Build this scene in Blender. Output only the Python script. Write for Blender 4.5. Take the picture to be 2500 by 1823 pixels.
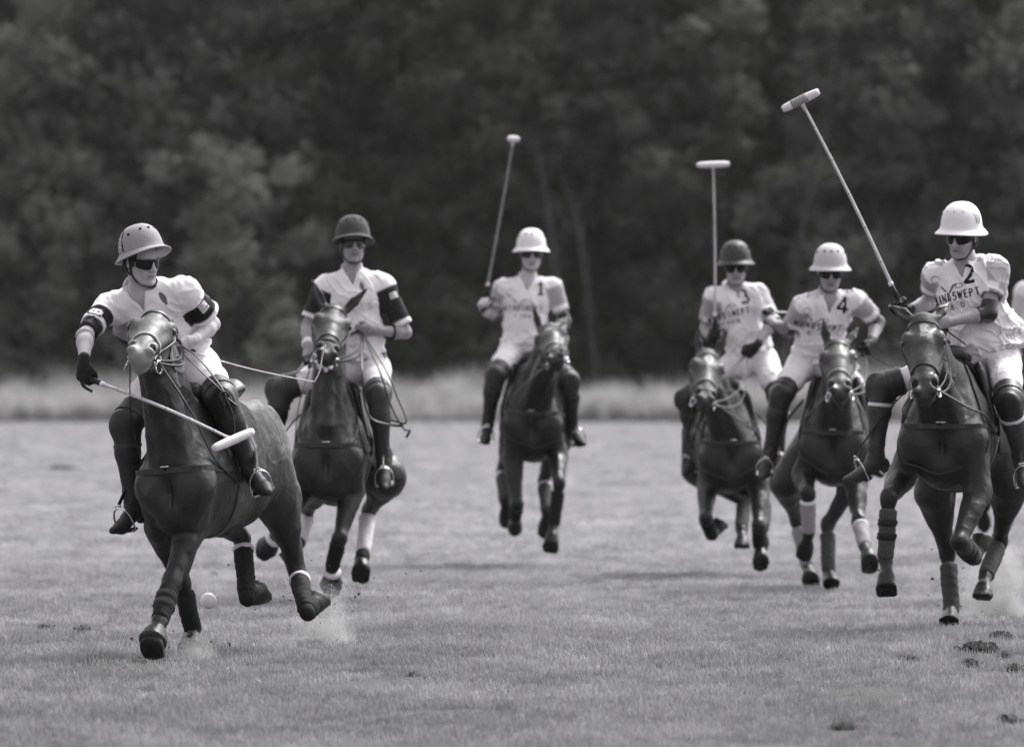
import bpy, bmesh, math, random
import numpy as np
from mathutils import Vector, Matrix
from mathutils.bvhtree import BVHTree

random.seed(7)
rng = np.random.default_rng(7)
scene = bpy.context.scene
for _o in list(bpy.data.objects):
    bpy.data.objects.remove(_o)
C = scene.collection

# ------------------------------------------------------------------ camera, sky, sun, exposure
CAM_H = 1.55
PW, PH = 2500.0, 1823.0            # frame of the photograph the joints were measured in
FPX = 300.0 / 36.0 * PW            # 300 mm lens
HORIZON = 896.0
cam_data = bpy.data.cameras.new("camera")
cam = bpy.data.objects.new("camera", cam_data)
C.objects.link(cam)
cam.location = (0, 0, CAM_H)
cam.rotation_euler = (math.pi / 2, 0, 0)
cam_data.lens = 300
cam_data.sensor_width = 36
cam_data.shift_y = -(PH / 2 - HORIZON) / PW
cam_data.clip_start = 1.0
cam_data.clip_end = 3000
cam_data.dof.use_dof = True
cam_data.dof.focus_distance = 45.3
cam_data.dof.aperture_fstop = 4.5
scene.camera = cam

SUN_EL, SUN_AZ = math.radians(56), math.radians(42)   # azimuth clockwise from +Y (away from the camera)
world = bpy.data.worlds.new("World")
scene.world = world
world.use_nodes = True
_nt = world.node_tree
_bg = _nt.nodes["Background"]
_sky = _nt.nodes.new("ShaderNodeTexSky")
_sky.sky_type = 'NISHITA'
_sky.sun_disc = False
_sky.sun_elevation = SUN_EL
_sky.sun_rotation = SUN_AZ
_sky.air_density = 1.6
_sky.dust_density = 5.0
_bw = _nt.nodes.new("ShaderNodeRGBToBW")             # a black and white photograph: neutral daylight
_nt.links.new(_sky.outputs[0], _bw.inputs[0])
_nt.links.new(_bw.outputs[0], _bg.inputs[0])
_bg.inputs[1].default_value = 0.15
sun_data = bpy.data.lights.new("sun", 'SUN')
sun_data.energy = 1.7
sun_data.angle = math.radians(22)                    # thin overcast
sun_data.color = (1, 0.99, 0.985)
sun = bpy.data.objects.new("sun", sun_data)
C.objects.link(sun)
sun.location = (30, 60, 60)
_sd = Vector((math.sin(SUN_AZ) * math.cos(SUN_EL), math.cos(SUN_AZ) * math.cos(SUN_EL), math.sin(SUN_EL)))
sun.rotation_euler = _sd.to_track_quat('Z', 'Y').to_euler()
scene.view_settings.view_transform = 'Standard'
scene.view_settings.look = 'None'
scene.view_settings.exposure = 1.08
scene.view_settings.gamma = 1
scene.view_settings.use_curve_mapping = False

# ------------------------------------------------------------------ maths helpers
def V(*a):
    return np.array(a, float)
def nrm(v):
    v = np.asarray(v, float)
    return v / max(np.linalg.norm(v), 1e-9)
def at(px, py, Y):
    """Point of the scene at distance Y that was measured at px, py."""
    return V((px - PW / 2) / FPX * Y, Y, CAM_H - (py - HORIZON) / FPX * Y)
def chain(P, px, py, L, sgn=-1):
    """Joint at distance L (bone length) from joint P, towards (-1) or away from (+1) the camera."""
    q = at(px, py, P[1])
    d2 = (q[0] - P[0]) ** 2 + (q[2] - P[2]) ** 2
    dy = math.sqrt(max(L * L - d2, 0.0))
    return at(px, py, P[1] + sgn * dy)
def lerp(a, b, t):
    return np.asarray(a) * (1 - t) + np.asarray(b) * t
def perp(v, axis):
    axis = nrm(axis)
    v = np.asarray(v, float)
    return nrm(v - axis * np.dot(v, axis))

_perm = np.random.default_rng(3).permutation(256)
_perm = np.concatenate([_perm, _perm]).astype(np.int64)
_grad = np.random.default_rng(4).normal(size=(256, 3))
_grad /= np.linalg.norm(_grad, axis=1)[:, None]
def noise3(P):
    """Perlin noise of an (n,3) array, about -1..1."""
    P = np.asarray(P, float)
    i = np.floor(P).astype(np.int64)
    f = P - i
    u = f * f * f * (f * (f * 6 - 15) + 10)
    i &= 255
    out = 0
    for dx in (0, 1):
        wx = u[:, 0] if dx else 1 - u[:, 0]
        for dy in (0, 1):
            wy = u[:, 1] if dy else 1 - u[:, 1]
            for dz in (0, 1):
                wz = u[:, 2] if dz else 1 - u[:, 2]
                h = _perm[(_perm[(_perm[(i[:, 0] + dx) & 255] + i[:, 1] + dy) & 255] + i[:, 2] + dz) & 255]
                g = _grad[h]
                out = out + wx * wy * wz * (g[:, 0] * (f[:, 0] - dx) + g[:, 1] * (f[:, 1] - dy) + g[:, 2] * (f[:, 2] - dz))
    return out * 1.6

# ------------------------------------------------------------------ organic shapes: smooth unions of limbs, meshed by surface nets
class Sculpt:
    def __init__(self):
        self.prims = []
        self.pad = 0.0
    def limb(self, P0, P1, a0, a1=None, b0=None, b1=None, side=(1, 0, 0), k=0.02, c0=None, c1=None, op='u'):
        """Tapered limb from P0 to P1 of elliptic section: a along side, b across it; c0, c1 round its ends."""
        P0, P1 = np.asarray(P0, float), np.asarray(P1, float)
        a1 = a0 if a1 is None else a1
        b0 = a0 if b0 is None else b0
        b1 = (a1 if b0 == a0 else b0) if b1 is None else b1
        L = np.linalg.norm(P1 - P0)
        T = (P1 - P0) / L if L > 1e-6 else None
        side = np.asarray(side, float)
        if T is None:
            T = nrm(np.cross(side, (0.123, 0.456, 0.789)))
        A = side - T * np.dot(side, T)
        if np.linalg.norm(A) < 1e-4:
            A = np.cross(T, (0.3, 0.5, 0.8))
        A = nrm(A)
        B = np.cross(T, A)
        self.prims.append((P0, P1, T, A, B, L, a0, a1, b0, b1, c0 or min(a0, b0), c1 or min(a1, b1), k, op))
    def blob(self, P, s, f, u, rs, rf, ru, k=0.02, op='u'):
        """Ellipsoid at P with axes s, f, u."""
        P = np.asarray(P, float)
        u = nrm(u)                       # u leads; s and f are squared up to it
        s = perp(s, u) if np.linalg.norm(np.cross(s, u)) > .05 else perp(f, u)
        f2 = np.cross(u, s)
        f = f2 if np.dot(f2, f) >= 0 else -f2
        self.prims.append((P, P, nrm(u), nrm(s), nrm(f), 0.0, rs, rs, rf, rf, ru, ru, k, op))
    def bounds(self):
        lo, hi = np.full(3, 1e9), np.full(3, -1e9)
        for p in self.prims:
            if p[13] != 'u':
                continue
            for q, r in ((p[0], max(p[6], p[8], p[10])), (p[1], max(p[7], p[9], p[11]))):
                lo = np.minimum(lo, q - r)
                hi = np.maximum(hi, q + r)
        return lo, hi
    def mesh(self, h, fine=(), hf=None):
        """fine: list of (lo, hi) boxes whose slabs are meshed with the smaller step hf."""
        lo, hi = self.bounds()
        lo, hi = lo - 3 * h, hi + 3 * h
        axes = []
        for ax in range(3):
            iv = sorted((max(b[0][ax], lo[ax]), min(b[1][ax], hi[ax])) for b in fine)
            x, pts = lo[ax], [lo[ax]]
            while x < hi[ax]:
                st = h
                for a, b in iv:
                    if a - 1e-6 <= x < b:
                        st = hf
                x += st
                pts.append(x)
            axes.append(np.array(pts))
        D = np.full([len(a) for a in axes], 0.5, np.float32)
        for (P0, P1, T, A, B, L, a0, a1, b0, b1, c0, c1, k, op) in self.prims:
            r0, r1 = max(a0, b0, c0) + k + 2 * h, max(a1, b1, c1) + k + 2 * h
            l = np.minimum(P0 - r0, P1 - r1)
            u_ = np.maximum(P0 + r0, P1 + r1)
            sl = []
            for ax in range(3):
                i0 = np.searchsorted(axes[ax], l[ax])
                i1 = np.searchsorted(axes[ax], u_[ax])
                sl.append(slice(i0, i1))
            if any(s.stop - s.start < 1 for s in sl):
                continue
            qx = (axes[0][sl[0]] - P0[0]).astype(np.float32)[:, None, None]
            qy = (axes[1][sl[1]] - P0[1]).astype(np.float32)[None, :, None]
            qz = (axes[2][sl[2]] - P0[2]).astype(np.float32)[None, None, :]
            def dot(N):
                return qx * np.float32(N[0]) + qy * np.float32(N[1]) + qz * np.float32(N[2])
            w = dot(T)
            u = dot(A)
            v = dot(B)
            if L > 1e-6:
                t = np.clip(w / L, 0, 1)
                w = w - t * L
                a = a0 + (a1 - a0) * t
                b = b0 + (b1 - b0) * t
                c = np.where(w < 0, np.float32(c0), np.float32(c1))
            else:
                a, b, c = np.float32(a0), np.float32(b0), np.float32(c0)
            u = u / a
            v = v / b
            w = w / c
            k0 = np.sqrt(u * u + v * v + w * w)
            u = u / a
            v = v / b
            w = w / c
            k1 = np.sqrt(u * u + v * v + w * w) + 1e-6
            d = k0 * (k0 - 1) / k1
            S = D[tuple(sl)]
            if op == 'u':
                hh = np.maximum(k - np.abs(S - d), 0) / k
                D[tuple(sl)] = np.minimum(S, d) - hh * hh * k * 0.25
            else:
                hh = np.maximum(k - np.abs(S + d), 0) / k
                D[tuple(sl)] = np.maximum(S, -d) + hh * hh * k * 0.25
        return nets(D, axes)

def nets(D, axes):
    ins = D < 0
    nx, ny, nz = D.shape
    cnt = np.zeros((nx - 1, ny - 1, nz - 1), np.int8)
    for dx in (0, 1):
        for dy in (0, 1):
            for dz in (0, 1):
                cnt += ins[dx:nx - 1 + dx, dy:ny - 1 + dy, dz:nz - 1 + dz]
    ii, jj, kk = np.nonzero((cnt > 0) & (cnt < 8))
    n = len(ii)
    ids = np.full(cnt.shape, -1, np.int32)
    ids[ii, jj, kk] = np.arange(n)
    acc = np.zeros((n, 3))
    num = np.zeros(n)
    cv = {}
    for dx in (0, 1):
        for dy in (0, 1):
            for dz in (0, 1):
                cv[dx, dy, dz] = D[ii + dx, jj + dy, kk + dz].astype(float)
    for ax in range(3):
        for p in (0, 1):
            for q in (0, 1):
                c0 = [p, q]
                c0.insert(ax, 0)
                c1 = [p, q]
                c1.insert(ax, 1)
                d0, d1 = cv[tuple(c0)], cv[tuple(c1)]
                m = (d0 < 0) != (d1 < 0)
                t = np.where(m, d0 / np.where(m, d0 - d1, 1), 0)
                for a in range(3):
                    acc[:, a] += np.where(m, t if a == ax else c0[a], 0)
                num += m
    acc /= num[:, None]
    idx = acc + np.stack([ii, jj, kk], 1)
    co = np.stack([np.interp(idx[:, a], np.arange(len(axes[a])), axes[a]) for a in range(3)], 1)
    faces = []
    for ax in range(3):
        o1, o2 = (ax + 1) % 3, (ax + 2) % 3
        a = np.take(ins, range(0, ins.shape[ax] - 1), ax)
        b = np.take(ins, range(1, ins.shape[ax]), ax)
        e = np.stack(np.nonzero(a != b), 1)
        ok = (e[:, o1] > 0) & (e[:, o2] > 0) & (e[:, o1] < ins.shape[o1] - 1) & (e[:, o2] < ins.shape[o2] - 1)
        e = e[ok]
        flip = a[tuple(e.T)]
        q = []
        for s1, s2 in ((0, 0), (1, 0), (1, 1), (0, 1)):
            f = e.copy()
            f[:, o1] -= 1 - s1
            f[:, o2] -= 1 - s2
            q.append(ids[tuple(f.T)])
        q = np.stack(q, 1)
        q[~flip] = q[~flip][:, ::-1]
        faces.append(q)
    return co, np.concatenate(faces)

def vnormals(co, fa):
    fn = np.cross(co[fa[:, 2]] - co[fa[:, 0]], co[fa[:, 3]] - co[fa[:, 1]])
    n = np.zeros_like(co)
    for c in range(4):
        np.add.at(n, fa[:, c], fn)
    return n / np.maximum(np.linalg.norm(n, axis=1), 1e-12)[:, None]

def relax(co, fa, it=1, w=0.5):
    for _ in range(it):
        s = np.zeros_like(co)
        c = np.zeros(len(co))
        for a in range(4):
            b = (a + 1) % 4
            np.add.at(s, fa[:, a], co[fa[:, b]])
            np.add.at(c, fa[:, a], 1)
        co = co * (1 - w) + w * s / np.maximum(c, 1)[:, None]
    return co

# ------------------------------------------------------------------ objects
def tag(o, label=None, cat=None, group=None, kind=None):
    for k, v in (('label', label), ('category', cat), ('group', group), ('kind', kind)):
        if v:
            o[k] = v
    return o

def make_obj(name, co, fa, mat, parent=None, origin=None, attrs=None, smooth=True):
    """fa: an (n,k) array or a list of tuples. Coordinates are of the scene; the object's origin is put at origin."""
    co = np.asarray(co, float)
    if origin is None:
        origin = np.array(parent['_o']) if parent is not None else co.mean(0)
    origin = np.asarray(origin, float)
    me = bpy.data.meshes.new(name)
    lc = co - origin
    if isinstance(fa, np.ndarray):
        n, k = fa.shape
        me.vertices.add(len(lc))
        me.vertices.foreach_set('co', lc.astype(np.float32).ravel())
        me.loops.add(n * k)
        me.loops.foreach_set('vertex_index', fa.astype(np.int32).ravel())
        me.polygons.add(n)
        me.polygons.foreach_set('loop_start', np.arange(0, n * k, k, dtype=np.int32))
        me.update(calc_edges=True)
    else:
        me.from_pydata([tuple(c) for c in lc], [], [tuple(f) for f in fa])
        me.update()
    if smooth:
        me.polygons.foreach_set('use_smooth', np.ones(len(me.polygons), bool))
    me.validate()
    for kname, val in (attrs or {}).items():
        a = me.attributes.new(kname, 'FLOAT', 'POINT')
        a.data.foreach_set('value', np.asarray(val, np.float32))
    o = bpy.data.objects.new(name, me)
    C.objects.link(o)
    for m in (mat if isinstance(mat, (list, tuple)) else [mat]):
        me.materials.append(m)
    o['_o'] = [float(x) for x in origin]
    if parent is not None:
        o.parent = parent
        po = np.array(parent['_o'])
        o.location = origin - po
    else:
        o.location = origin
    return o

class MB:
    """Collects simple shapes into one mesh."""
    def __init__(self):
        self.v, self.f, self.n = [], [], 0
        self.flat = False
    def add(self, v, f):
        self.v.append(np.asarray(v, float))
        self.f += [tuple(i + self.n for i in q) for q in f]
        self.n += len(v)
    def rings(self, rings, close=True, caps=True):
        m = len(rings[0])
        f = []
        for r in range(len(rings) - 1):
            for i in range(m if close else m - 1):
                j = (i + 1) % m
                f.append((r * m + i, r * m + j, (r + 1) * m + j, (r + 1) * m + i))
        if caps:
            f.append(tuple(range(m))[::-1])
            f.append(tuple((len(rings) - 1) * m + i for i in range(m)))
        self.add(np.concatenate(rings), f)
    def tube(self, pts, r, n=8, up=None, flat=1.0, caps=True):
        """Tube along pts; r a number or a list; flat < 1 makes a strap (thin along its normal)."""
        pts = [np.asarray(p, float) for p in pts]
        rs = r if hasattr(r, '__len__') else [r] * len(pts)
        rings = []
        N = None
        for i, p in enumerate(pts):
            t = nrm(pts[min(i + 1, len(pts) - 1)] - pts[max(i - 1, 0)])
            if up is not None:
                N = perp(up[i] if isinstance(up, list) else up, t)
            elif N is None:
                N = perp((0.31, 0.2, 0.9), t) if abs(t[2]) < 0.9 else perp((1, 0.2, 0.1), t)
            else:
                N = perp(N, t)
            B = np.cross(t, N)
            a = np.arange(n) * 2 * math.pi / n
            rings.append(p + rs[i] * (np.cos(a)[:, None] * N * flat + np.sin(a)[:, None] * B))
        self.rings(rings, True, caps)
    def strap(self, pts, nor, width, thick):
        """Flat band along pts with the given normals."""
        rings = []
        self.flat = True                       # crisp edges
        for i, p in enumerate(pts):
            t = nrm(pts[min(i + 1, len(pts) - 1)] - pts[max(i - 1, 0)])
            N = perp(nor[i], t)
            B = np.cross(t, N)
            w, h = width / 2, thick
            rings.append(np.array([p - B * w, p - B * w * .9 + N * h, p + B * w * .9 + N * h, p + B * w, p + B * w * .9 - N * h * .5, p - B * w * .9 - N * h * .5]))
        self.rings(rings, True, True)
    def build(self, name, mat, parent=None, smooth=True, origin=None, attrs=None):
        return make_obj(name, np.concatenate(self.v), self.f, mat, parent, origin, attrs, smooth and not self.flat)

def curve(pts, n=8):
    """Catmull-Rom through pts, n samples a span."""
    P = [np.asarray(p, float) for p in pts]
    P = [2 * P[0] - P[1]] + P + [2 * P[-1] - P[-2]]
    out = []
    for i in range(1, len(P) - 2):
        for j in range(n):
            t = j / n
            a, b, c, d = P[i - 1], P[i], P[i + 1], P[i + 2]
            out.append(0.5 * (2 * b + (c - a) * t + (2 * a - 5 * b + 4 * c - d) * t * t + (3 * b - a - 3 * c + d) * t ** 3))
    out.append(P[-2])
    return out

def bvh_of(co, fa):
    return BVHTree.FromPolygons([tuple(c) for c in co], [tuple(int(i) for i in f) for f in fa])

def snap(bvh, p, off=0.0):
    h, n, i, d = bvh.find_nearest(Vector(p))
    n = np.array(n)
    return np.array(h) + n * off, n

def cast(bvh, p, d, off=0.0, R=.5):
    """Point of a surface in front of p, looked for along d."""
    d = nrm(d)
    h = bvh.ray_cast(Vector(np.asarray(p) - d * R), Vector(d), 2 * R)
    if h[0] is None:
        return snap(bvh, p, off)
    return np.array(h[0]) - d * off, -d

def loop_on(bvh, cen, axis, start, n=40, a0=0.0, a1=2 * math.pi, R=0.6, off=0.002, tilt=0.0):
    """Points of a surface around an axis, found by rays towards its centre line."""
    axis = nrm(axis)
    s = perp(start, axis)
    b = np.cross(axis, s)
    pts, nor = [], []
    for i in range(n + 1):
        a = a0 + (a1 - a0) * i / n
        d = s * math.cos(a) + b * math.sin(a)
        o = np.asarray(cen) + axis * tilt * math.cos(a)
        h = bvh.ray_cast(Vector(o + d * R), Vector(-d), R)
        if h[0] is None:
            continue
        pts.append(np.array(h[0]) + d * off)
        nor.append(d)
    return pts, nor

# ------------------------------------------------------------------ materials
MATS = {}
def mat(name, col, rough=0.6, spec=0.3, scale=None, var=0.0, bump=0.0, bscale=None, metal=0.0, attr=None, sheen=0.0, aniso=None, coat=0.0, detail=4):
    """Plain procedural surface: colour with noise variation, fine bump, optional vertex attribute that multiplies the colour."""
    if name in MATS:
        return MATS[name]
    m = bpy.data.materials.new(name)
    m.use_nodes = True
    nt = m.node_tree
    b = nt.nodes["Principled BSDF"]
    if not hasattr(col, '__len__'):
        col = (col, col * 0.995, col * 1.01) if col < .3 else (col * 1.0, col * .965, col * 1.015)
    b.inputs['Roughness'].default_value = rough
    b.inputs['Specular IOR Level'].default_value = spec
    b.inputs['Metallic'].default_value = metal
    if sheen:
        b.inputs['Sheen Weight'].default_value = sheen
        b.inputs['Sheen Roughness'].default_value = 0.4
    if coat:
        b.inputs['Coat Weight'].default_value = coat
        b.inputs['Coat Roughness'].default_value = 0.15
    tc = nt.nodes.new("ShaderNodeTexCoord")
    vec = tc.outputs['Object']
    if aniso:
        mp = nt.nodes.new("ShaderNodeMapping")
        mp.inputs['Scale'].default_value = aniso
        nt.links.new(vec, mp.inputs['Vector'])
        vec = mp.outputs['Vector']
    rgb = nt.nodes.new("ShaderNodeRGB")
    rgb.outputs[0].default_value = (*col, 1)
    out = rgb.outputs[0]
    def mult(out, fac_socket):
        mx = nt.nodes.new("ShaderNodeMix")
        mx.data_type = 'RGBA'
        mx.blend_type = 'MULTIPLY'
        mx.inputs[0].default_value = 1
        nt.links.new(out, mx.inputs[6])
        nt.links.new(fac_socket, mx.inputs[7])
        return mx.outputs[2]
    if var:
        nz = nt.nodes.new("ShaderNodeTexNoise")
        nz.inputs['Scale'].default_value = scale or 5
        nz.inputs['Detail'].default_value = detail
        nt.links.new(vec, nz.inputs['Vector'])
        mr = nt.nodes.new("ShaderNodeMapRange")
        mr.inputs[1].default_value = 0.3
        mr.inputs[2].default_value = 0.7
        mr.inputs[3].default_value = 1 - var
        mr.inputs[4].default_value = 1 + var
        nt.links.new(nz.outputs[0], mr.inputs[0])
        out = mult(out, mr.outputs[0])
    if attr:
        at_ = nt.nodes.new("ShaderNodeAttribute")
        at_.attribute_name = attr
        out = mult(out, at_.outputs['Fac'])
    nt.links.new(out, b.inputs['Base Color'])
    if bump:
        nb = nt.nodes.new("ShaderNodeTexNoise")
        nb.inputs['Scale'].default_value = bscale or 60
        nb.inputs['Detail'].default_value = 5
        nt.links.new(vec, nb.inputs['Vector'])
        bp = nt.nodes.new("ShaderNodeBump")
        bp.inputs['Strength'].default_value = 1
        bp.inputs['Distance'].default_value = bump
        nt.links.new(nb.outputs[0], bp.inputs['Height'])
        nt.links.new(bp.outputs[0], b.inputs['Normal'])
    MATS[name] = m
    return m
# ------------------------------------------------------------------ the setting
def field_tone(nt):
    """Turf colour by distance: darker at this end of the field, paler further out, in broad lanes."""
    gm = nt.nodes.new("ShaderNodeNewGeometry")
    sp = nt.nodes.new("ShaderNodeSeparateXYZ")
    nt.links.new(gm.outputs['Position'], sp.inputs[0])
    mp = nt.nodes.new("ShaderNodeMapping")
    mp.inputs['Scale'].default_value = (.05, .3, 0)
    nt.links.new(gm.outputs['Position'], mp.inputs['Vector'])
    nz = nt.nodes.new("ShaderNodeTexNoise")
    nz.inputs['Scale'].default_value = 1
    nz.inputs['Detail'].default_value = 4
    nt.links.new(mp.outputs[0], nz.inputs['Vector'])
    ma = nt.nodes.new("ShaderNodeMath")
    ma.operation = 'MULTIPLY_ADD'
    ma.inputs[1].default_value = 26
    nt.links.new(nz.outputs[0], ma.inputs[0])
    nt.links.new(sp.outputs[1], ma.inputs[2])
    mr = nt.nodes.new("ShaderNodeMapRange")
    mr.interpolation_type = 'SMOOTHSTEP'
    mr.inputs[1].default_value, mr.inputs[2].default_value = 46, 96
    mr.inputs[3].default_value, mr.inputs[4].default_value = .66, 1.10  # colour multiplier rises from the near turf to the far turf
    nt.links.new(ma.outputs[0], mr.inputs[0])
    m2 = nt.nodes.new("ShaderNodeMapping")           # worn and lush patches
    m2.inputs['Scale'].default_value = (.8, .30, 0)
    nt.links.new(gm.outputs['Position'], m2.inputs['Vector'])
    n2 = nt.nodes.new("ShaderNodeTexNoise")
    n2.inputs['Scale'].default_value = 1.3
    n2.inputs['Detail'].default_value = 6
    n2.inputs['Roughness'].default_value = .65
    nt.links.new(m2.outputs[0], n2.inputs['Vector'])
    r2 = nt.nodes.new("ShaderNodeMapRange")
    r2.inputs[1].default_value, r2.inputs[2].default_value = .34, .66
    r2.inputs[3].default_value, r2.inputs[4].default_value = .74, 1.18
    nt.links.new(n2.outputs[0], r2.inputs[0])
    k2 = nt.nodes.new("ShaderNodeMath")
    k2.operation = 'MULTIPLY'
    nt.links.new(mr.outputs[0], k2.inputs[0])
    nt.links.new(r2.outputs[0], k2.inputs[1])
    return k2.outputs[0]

def ground_material(name, col, far=False):
    m = bpy.data.materials.new(name)
    m.use_nodes = True
    nt = m.node_tree
    b = nt.nodes["Principled BSDF"]
    b.inputs['Roughness'].default_value = .85
    b.inputs['Specular IOR Level'].default_value = .15
    tc = nt.nodes.new("ShaderNodeTexCoord")
    def noise(sc, det, scale3):
        mp = nt.nodes.new("ShaderNodeMapping")
        mp.inputs['Scale'].default_value = scale3
        nt.links.new(tc.outputs['Object'], mp.inputs['Vector'])
        n = nt.nodes.new("ShaderNodeTexNoise")
        n.inputs['Scale'].default_value = sc
        n.inputs['Detail'].default_value = det
        nt.links.new(mp.outputs[0], n.inputs['Vector'])
        return n.outputs[0]
    def rng_(sock, a, c, lo=.35, hi=.65):
        r = nt.nodes.new("ShaderNodeMapRange")
        r.inputs[1].default_value, r.inputs[2].default_value = lo, hi
        r.inputs[3].default_value, r.inputs[4].default_value = a, c
        nt.links.new(sock, r.inputs[0])
        return r.outputs[0]
    def mul(a, c):
        k = nt.nodes.new("ShaderNodeMath")
        k.operation = 'MULTIPLY'
        nt.links.new(a, k.inputs[0])
        nt.links.new(c, k.inputs[1])
        return k.outputs[0]
    v = mul(rng_(noise(.22, 5, (1, .35, 1)), .86, 1.12), rng_(noise(2.2, 5, (1, .4, 1)), .86, 1.12))
    v = mul(v, rng_(noise(60, 4, (1, 1, 1)), .7, 1.25))
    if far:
        v = mul(v, field_tone(nt))
    mx = nt.nodes.new("ShaderNodeMix")
    mx.data_type = 'RGBA'
    mx.blend_type = 'MULTIPLY'
    mx.inputs[0].default_value = 1
    mx.inputs[6].default_value = (*col, 1)
    nt.links.new(v, mx.inputs[7])
    nt.links.new(mx.outputs[2], b.inputs['Base Color'])
    bp = nt.nodes.new("ShaderNodeBump")
    bp.inputs['Distance'].default_value = .02
    nt.links.new(noise(45, 4, (1, 1, 1)), bp.inputs['Height'])
    nt.links.new(bp.outputs[0], b.inputs['Normal'])
    return m

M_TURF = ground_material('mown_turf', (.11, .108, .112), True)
M_MEADOW = ground_material('meadow_soil', (.10, .098, .10))

def sheet(name, x0, x1, y0, y1, z, nx, ny, material, amp=0.0):
    xs, ys = np.linspace(x0, x1, nx + 1), np.linspace(y0, y1, ny + 1)
    X, Y = np.meshgrid(xs, ys, indexing='ij')
    co = np.stack([X.ravel(), Y.ravel(), np.full(X.size, z)], 1)
    if amp:
        co[:, 2] += amp * noise3(co * V(.35, .15, 1))
    fa = []
    for i in range(nx):
        for j in range(ny):
            a = i * (ny + 1) + j
            fa.append((a, a + ny + 1, a + ny + 2, a + 1))
    return tag(make_obj(name, co, np.array(fa), material, None, (0, 0, 0)), kind='structure')

sheet('field', -60, 60, 2, 236, 0.0, 60, 120, M_TURF)
sheet('meadow', -500, 500, 236, 1400, 0.0, 20, 20, M_MEADOW)
sheet('field_side', -500, -60, -60, 236, 0.0, 4, 4, M_TURF)
sheet('field_side', 60, 500, -60, 236, 0.0, 4, 4, M_TURF)
sheet('field_near', -60, 60, -60, 2, 0.0, 4, 4, M_TURF)

# where hooves have torn the turf: place in the photograph, width, height, label
DIVOTS = (
        (2385, 1593, .20, .045, 'large dark divot at the right, below the number 2 pony'), (2440, 1560, .11, .035, 'divot farthest right among those under the number 2 pony'),
        (2366, 1627, .10, .03, 'small divot just below the large dark one at the right'), (2215, 1612, .09, .02, 'small flat divot left of the large dark one at the right'),
        (2455, 1605, .07, .025, 'small clod right of the large dark divot'), (2478, 1640, .09, .03, 'clod near the right edge of the field'),
        (204, 1543, .085, .03, 'dark divot on the grass left of the front pony\'s hooves'), (110, 1536, .11, .02, 'flat divot near the left edge of the field'),
        (2465, 1765, .10, .03, 'divot in the bottom right corner of the field'), (2060, 1780, .10, .02, 'flat divot at the bottom right, left of the corner divot'),
        (155, 1148, .45, .05, 'low dark tuft far out on the field at the left'), (1010, 1650, .06, .02, 'small divot in the middle foreground'),
        (2330, 1424, .06, .03, 'small clod behind the planted hoof of the number 2 pony'), (522, 1407, .05, .03, 'small clod behind the front pony'))

# grass: clumps of blades spread by geometry nodes
def blade_mesh(name, nb, rad, h0, h1, wid, lean, material, seed):
    g = np.random.default_rng(seed)
    v, fc = [], []
    for i in range(nb):
        a, rr = g.uniform(0, 6.283), rad * math.sqrt(g.uniform())
        p = V(rr * math.cos(a), rr * math.sin(a), 0)
        ta = g.uniform(0, 6.283)
        s_ = V(math.cos(ta), math.sin(ta), 0) * wid * g.uniform(.6, 1.2)
        ln = V(math.cos(ta + 1.57 + g.uniform(-.6, .6)), math.sin(ta + 1.57 + g.uniform(-.6, .6)), 0) * lean * g.uniform(.2, 1.3)
        hh = g.uniform(h0, h1)
        k = len(v)
        v += [p - s_, p + s_, p + ln * .35 * hh + V(0, 0, hh * .6) - s_ * .7, p + ln * .35 * hh + V(0, 0, hh * .6) + s_ * .7, p + ln * hh + V(0, 0, hh)]
        fc += [(k, k + 1, k + 3, k + 2), (k + 2, k + 3, k + 4)]
    me = bpy.data.meshes.new(name)
    me.from_pydata([tuple(x) for x in v], [], fc)
    me.materials.append(material)
    return me

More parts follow.
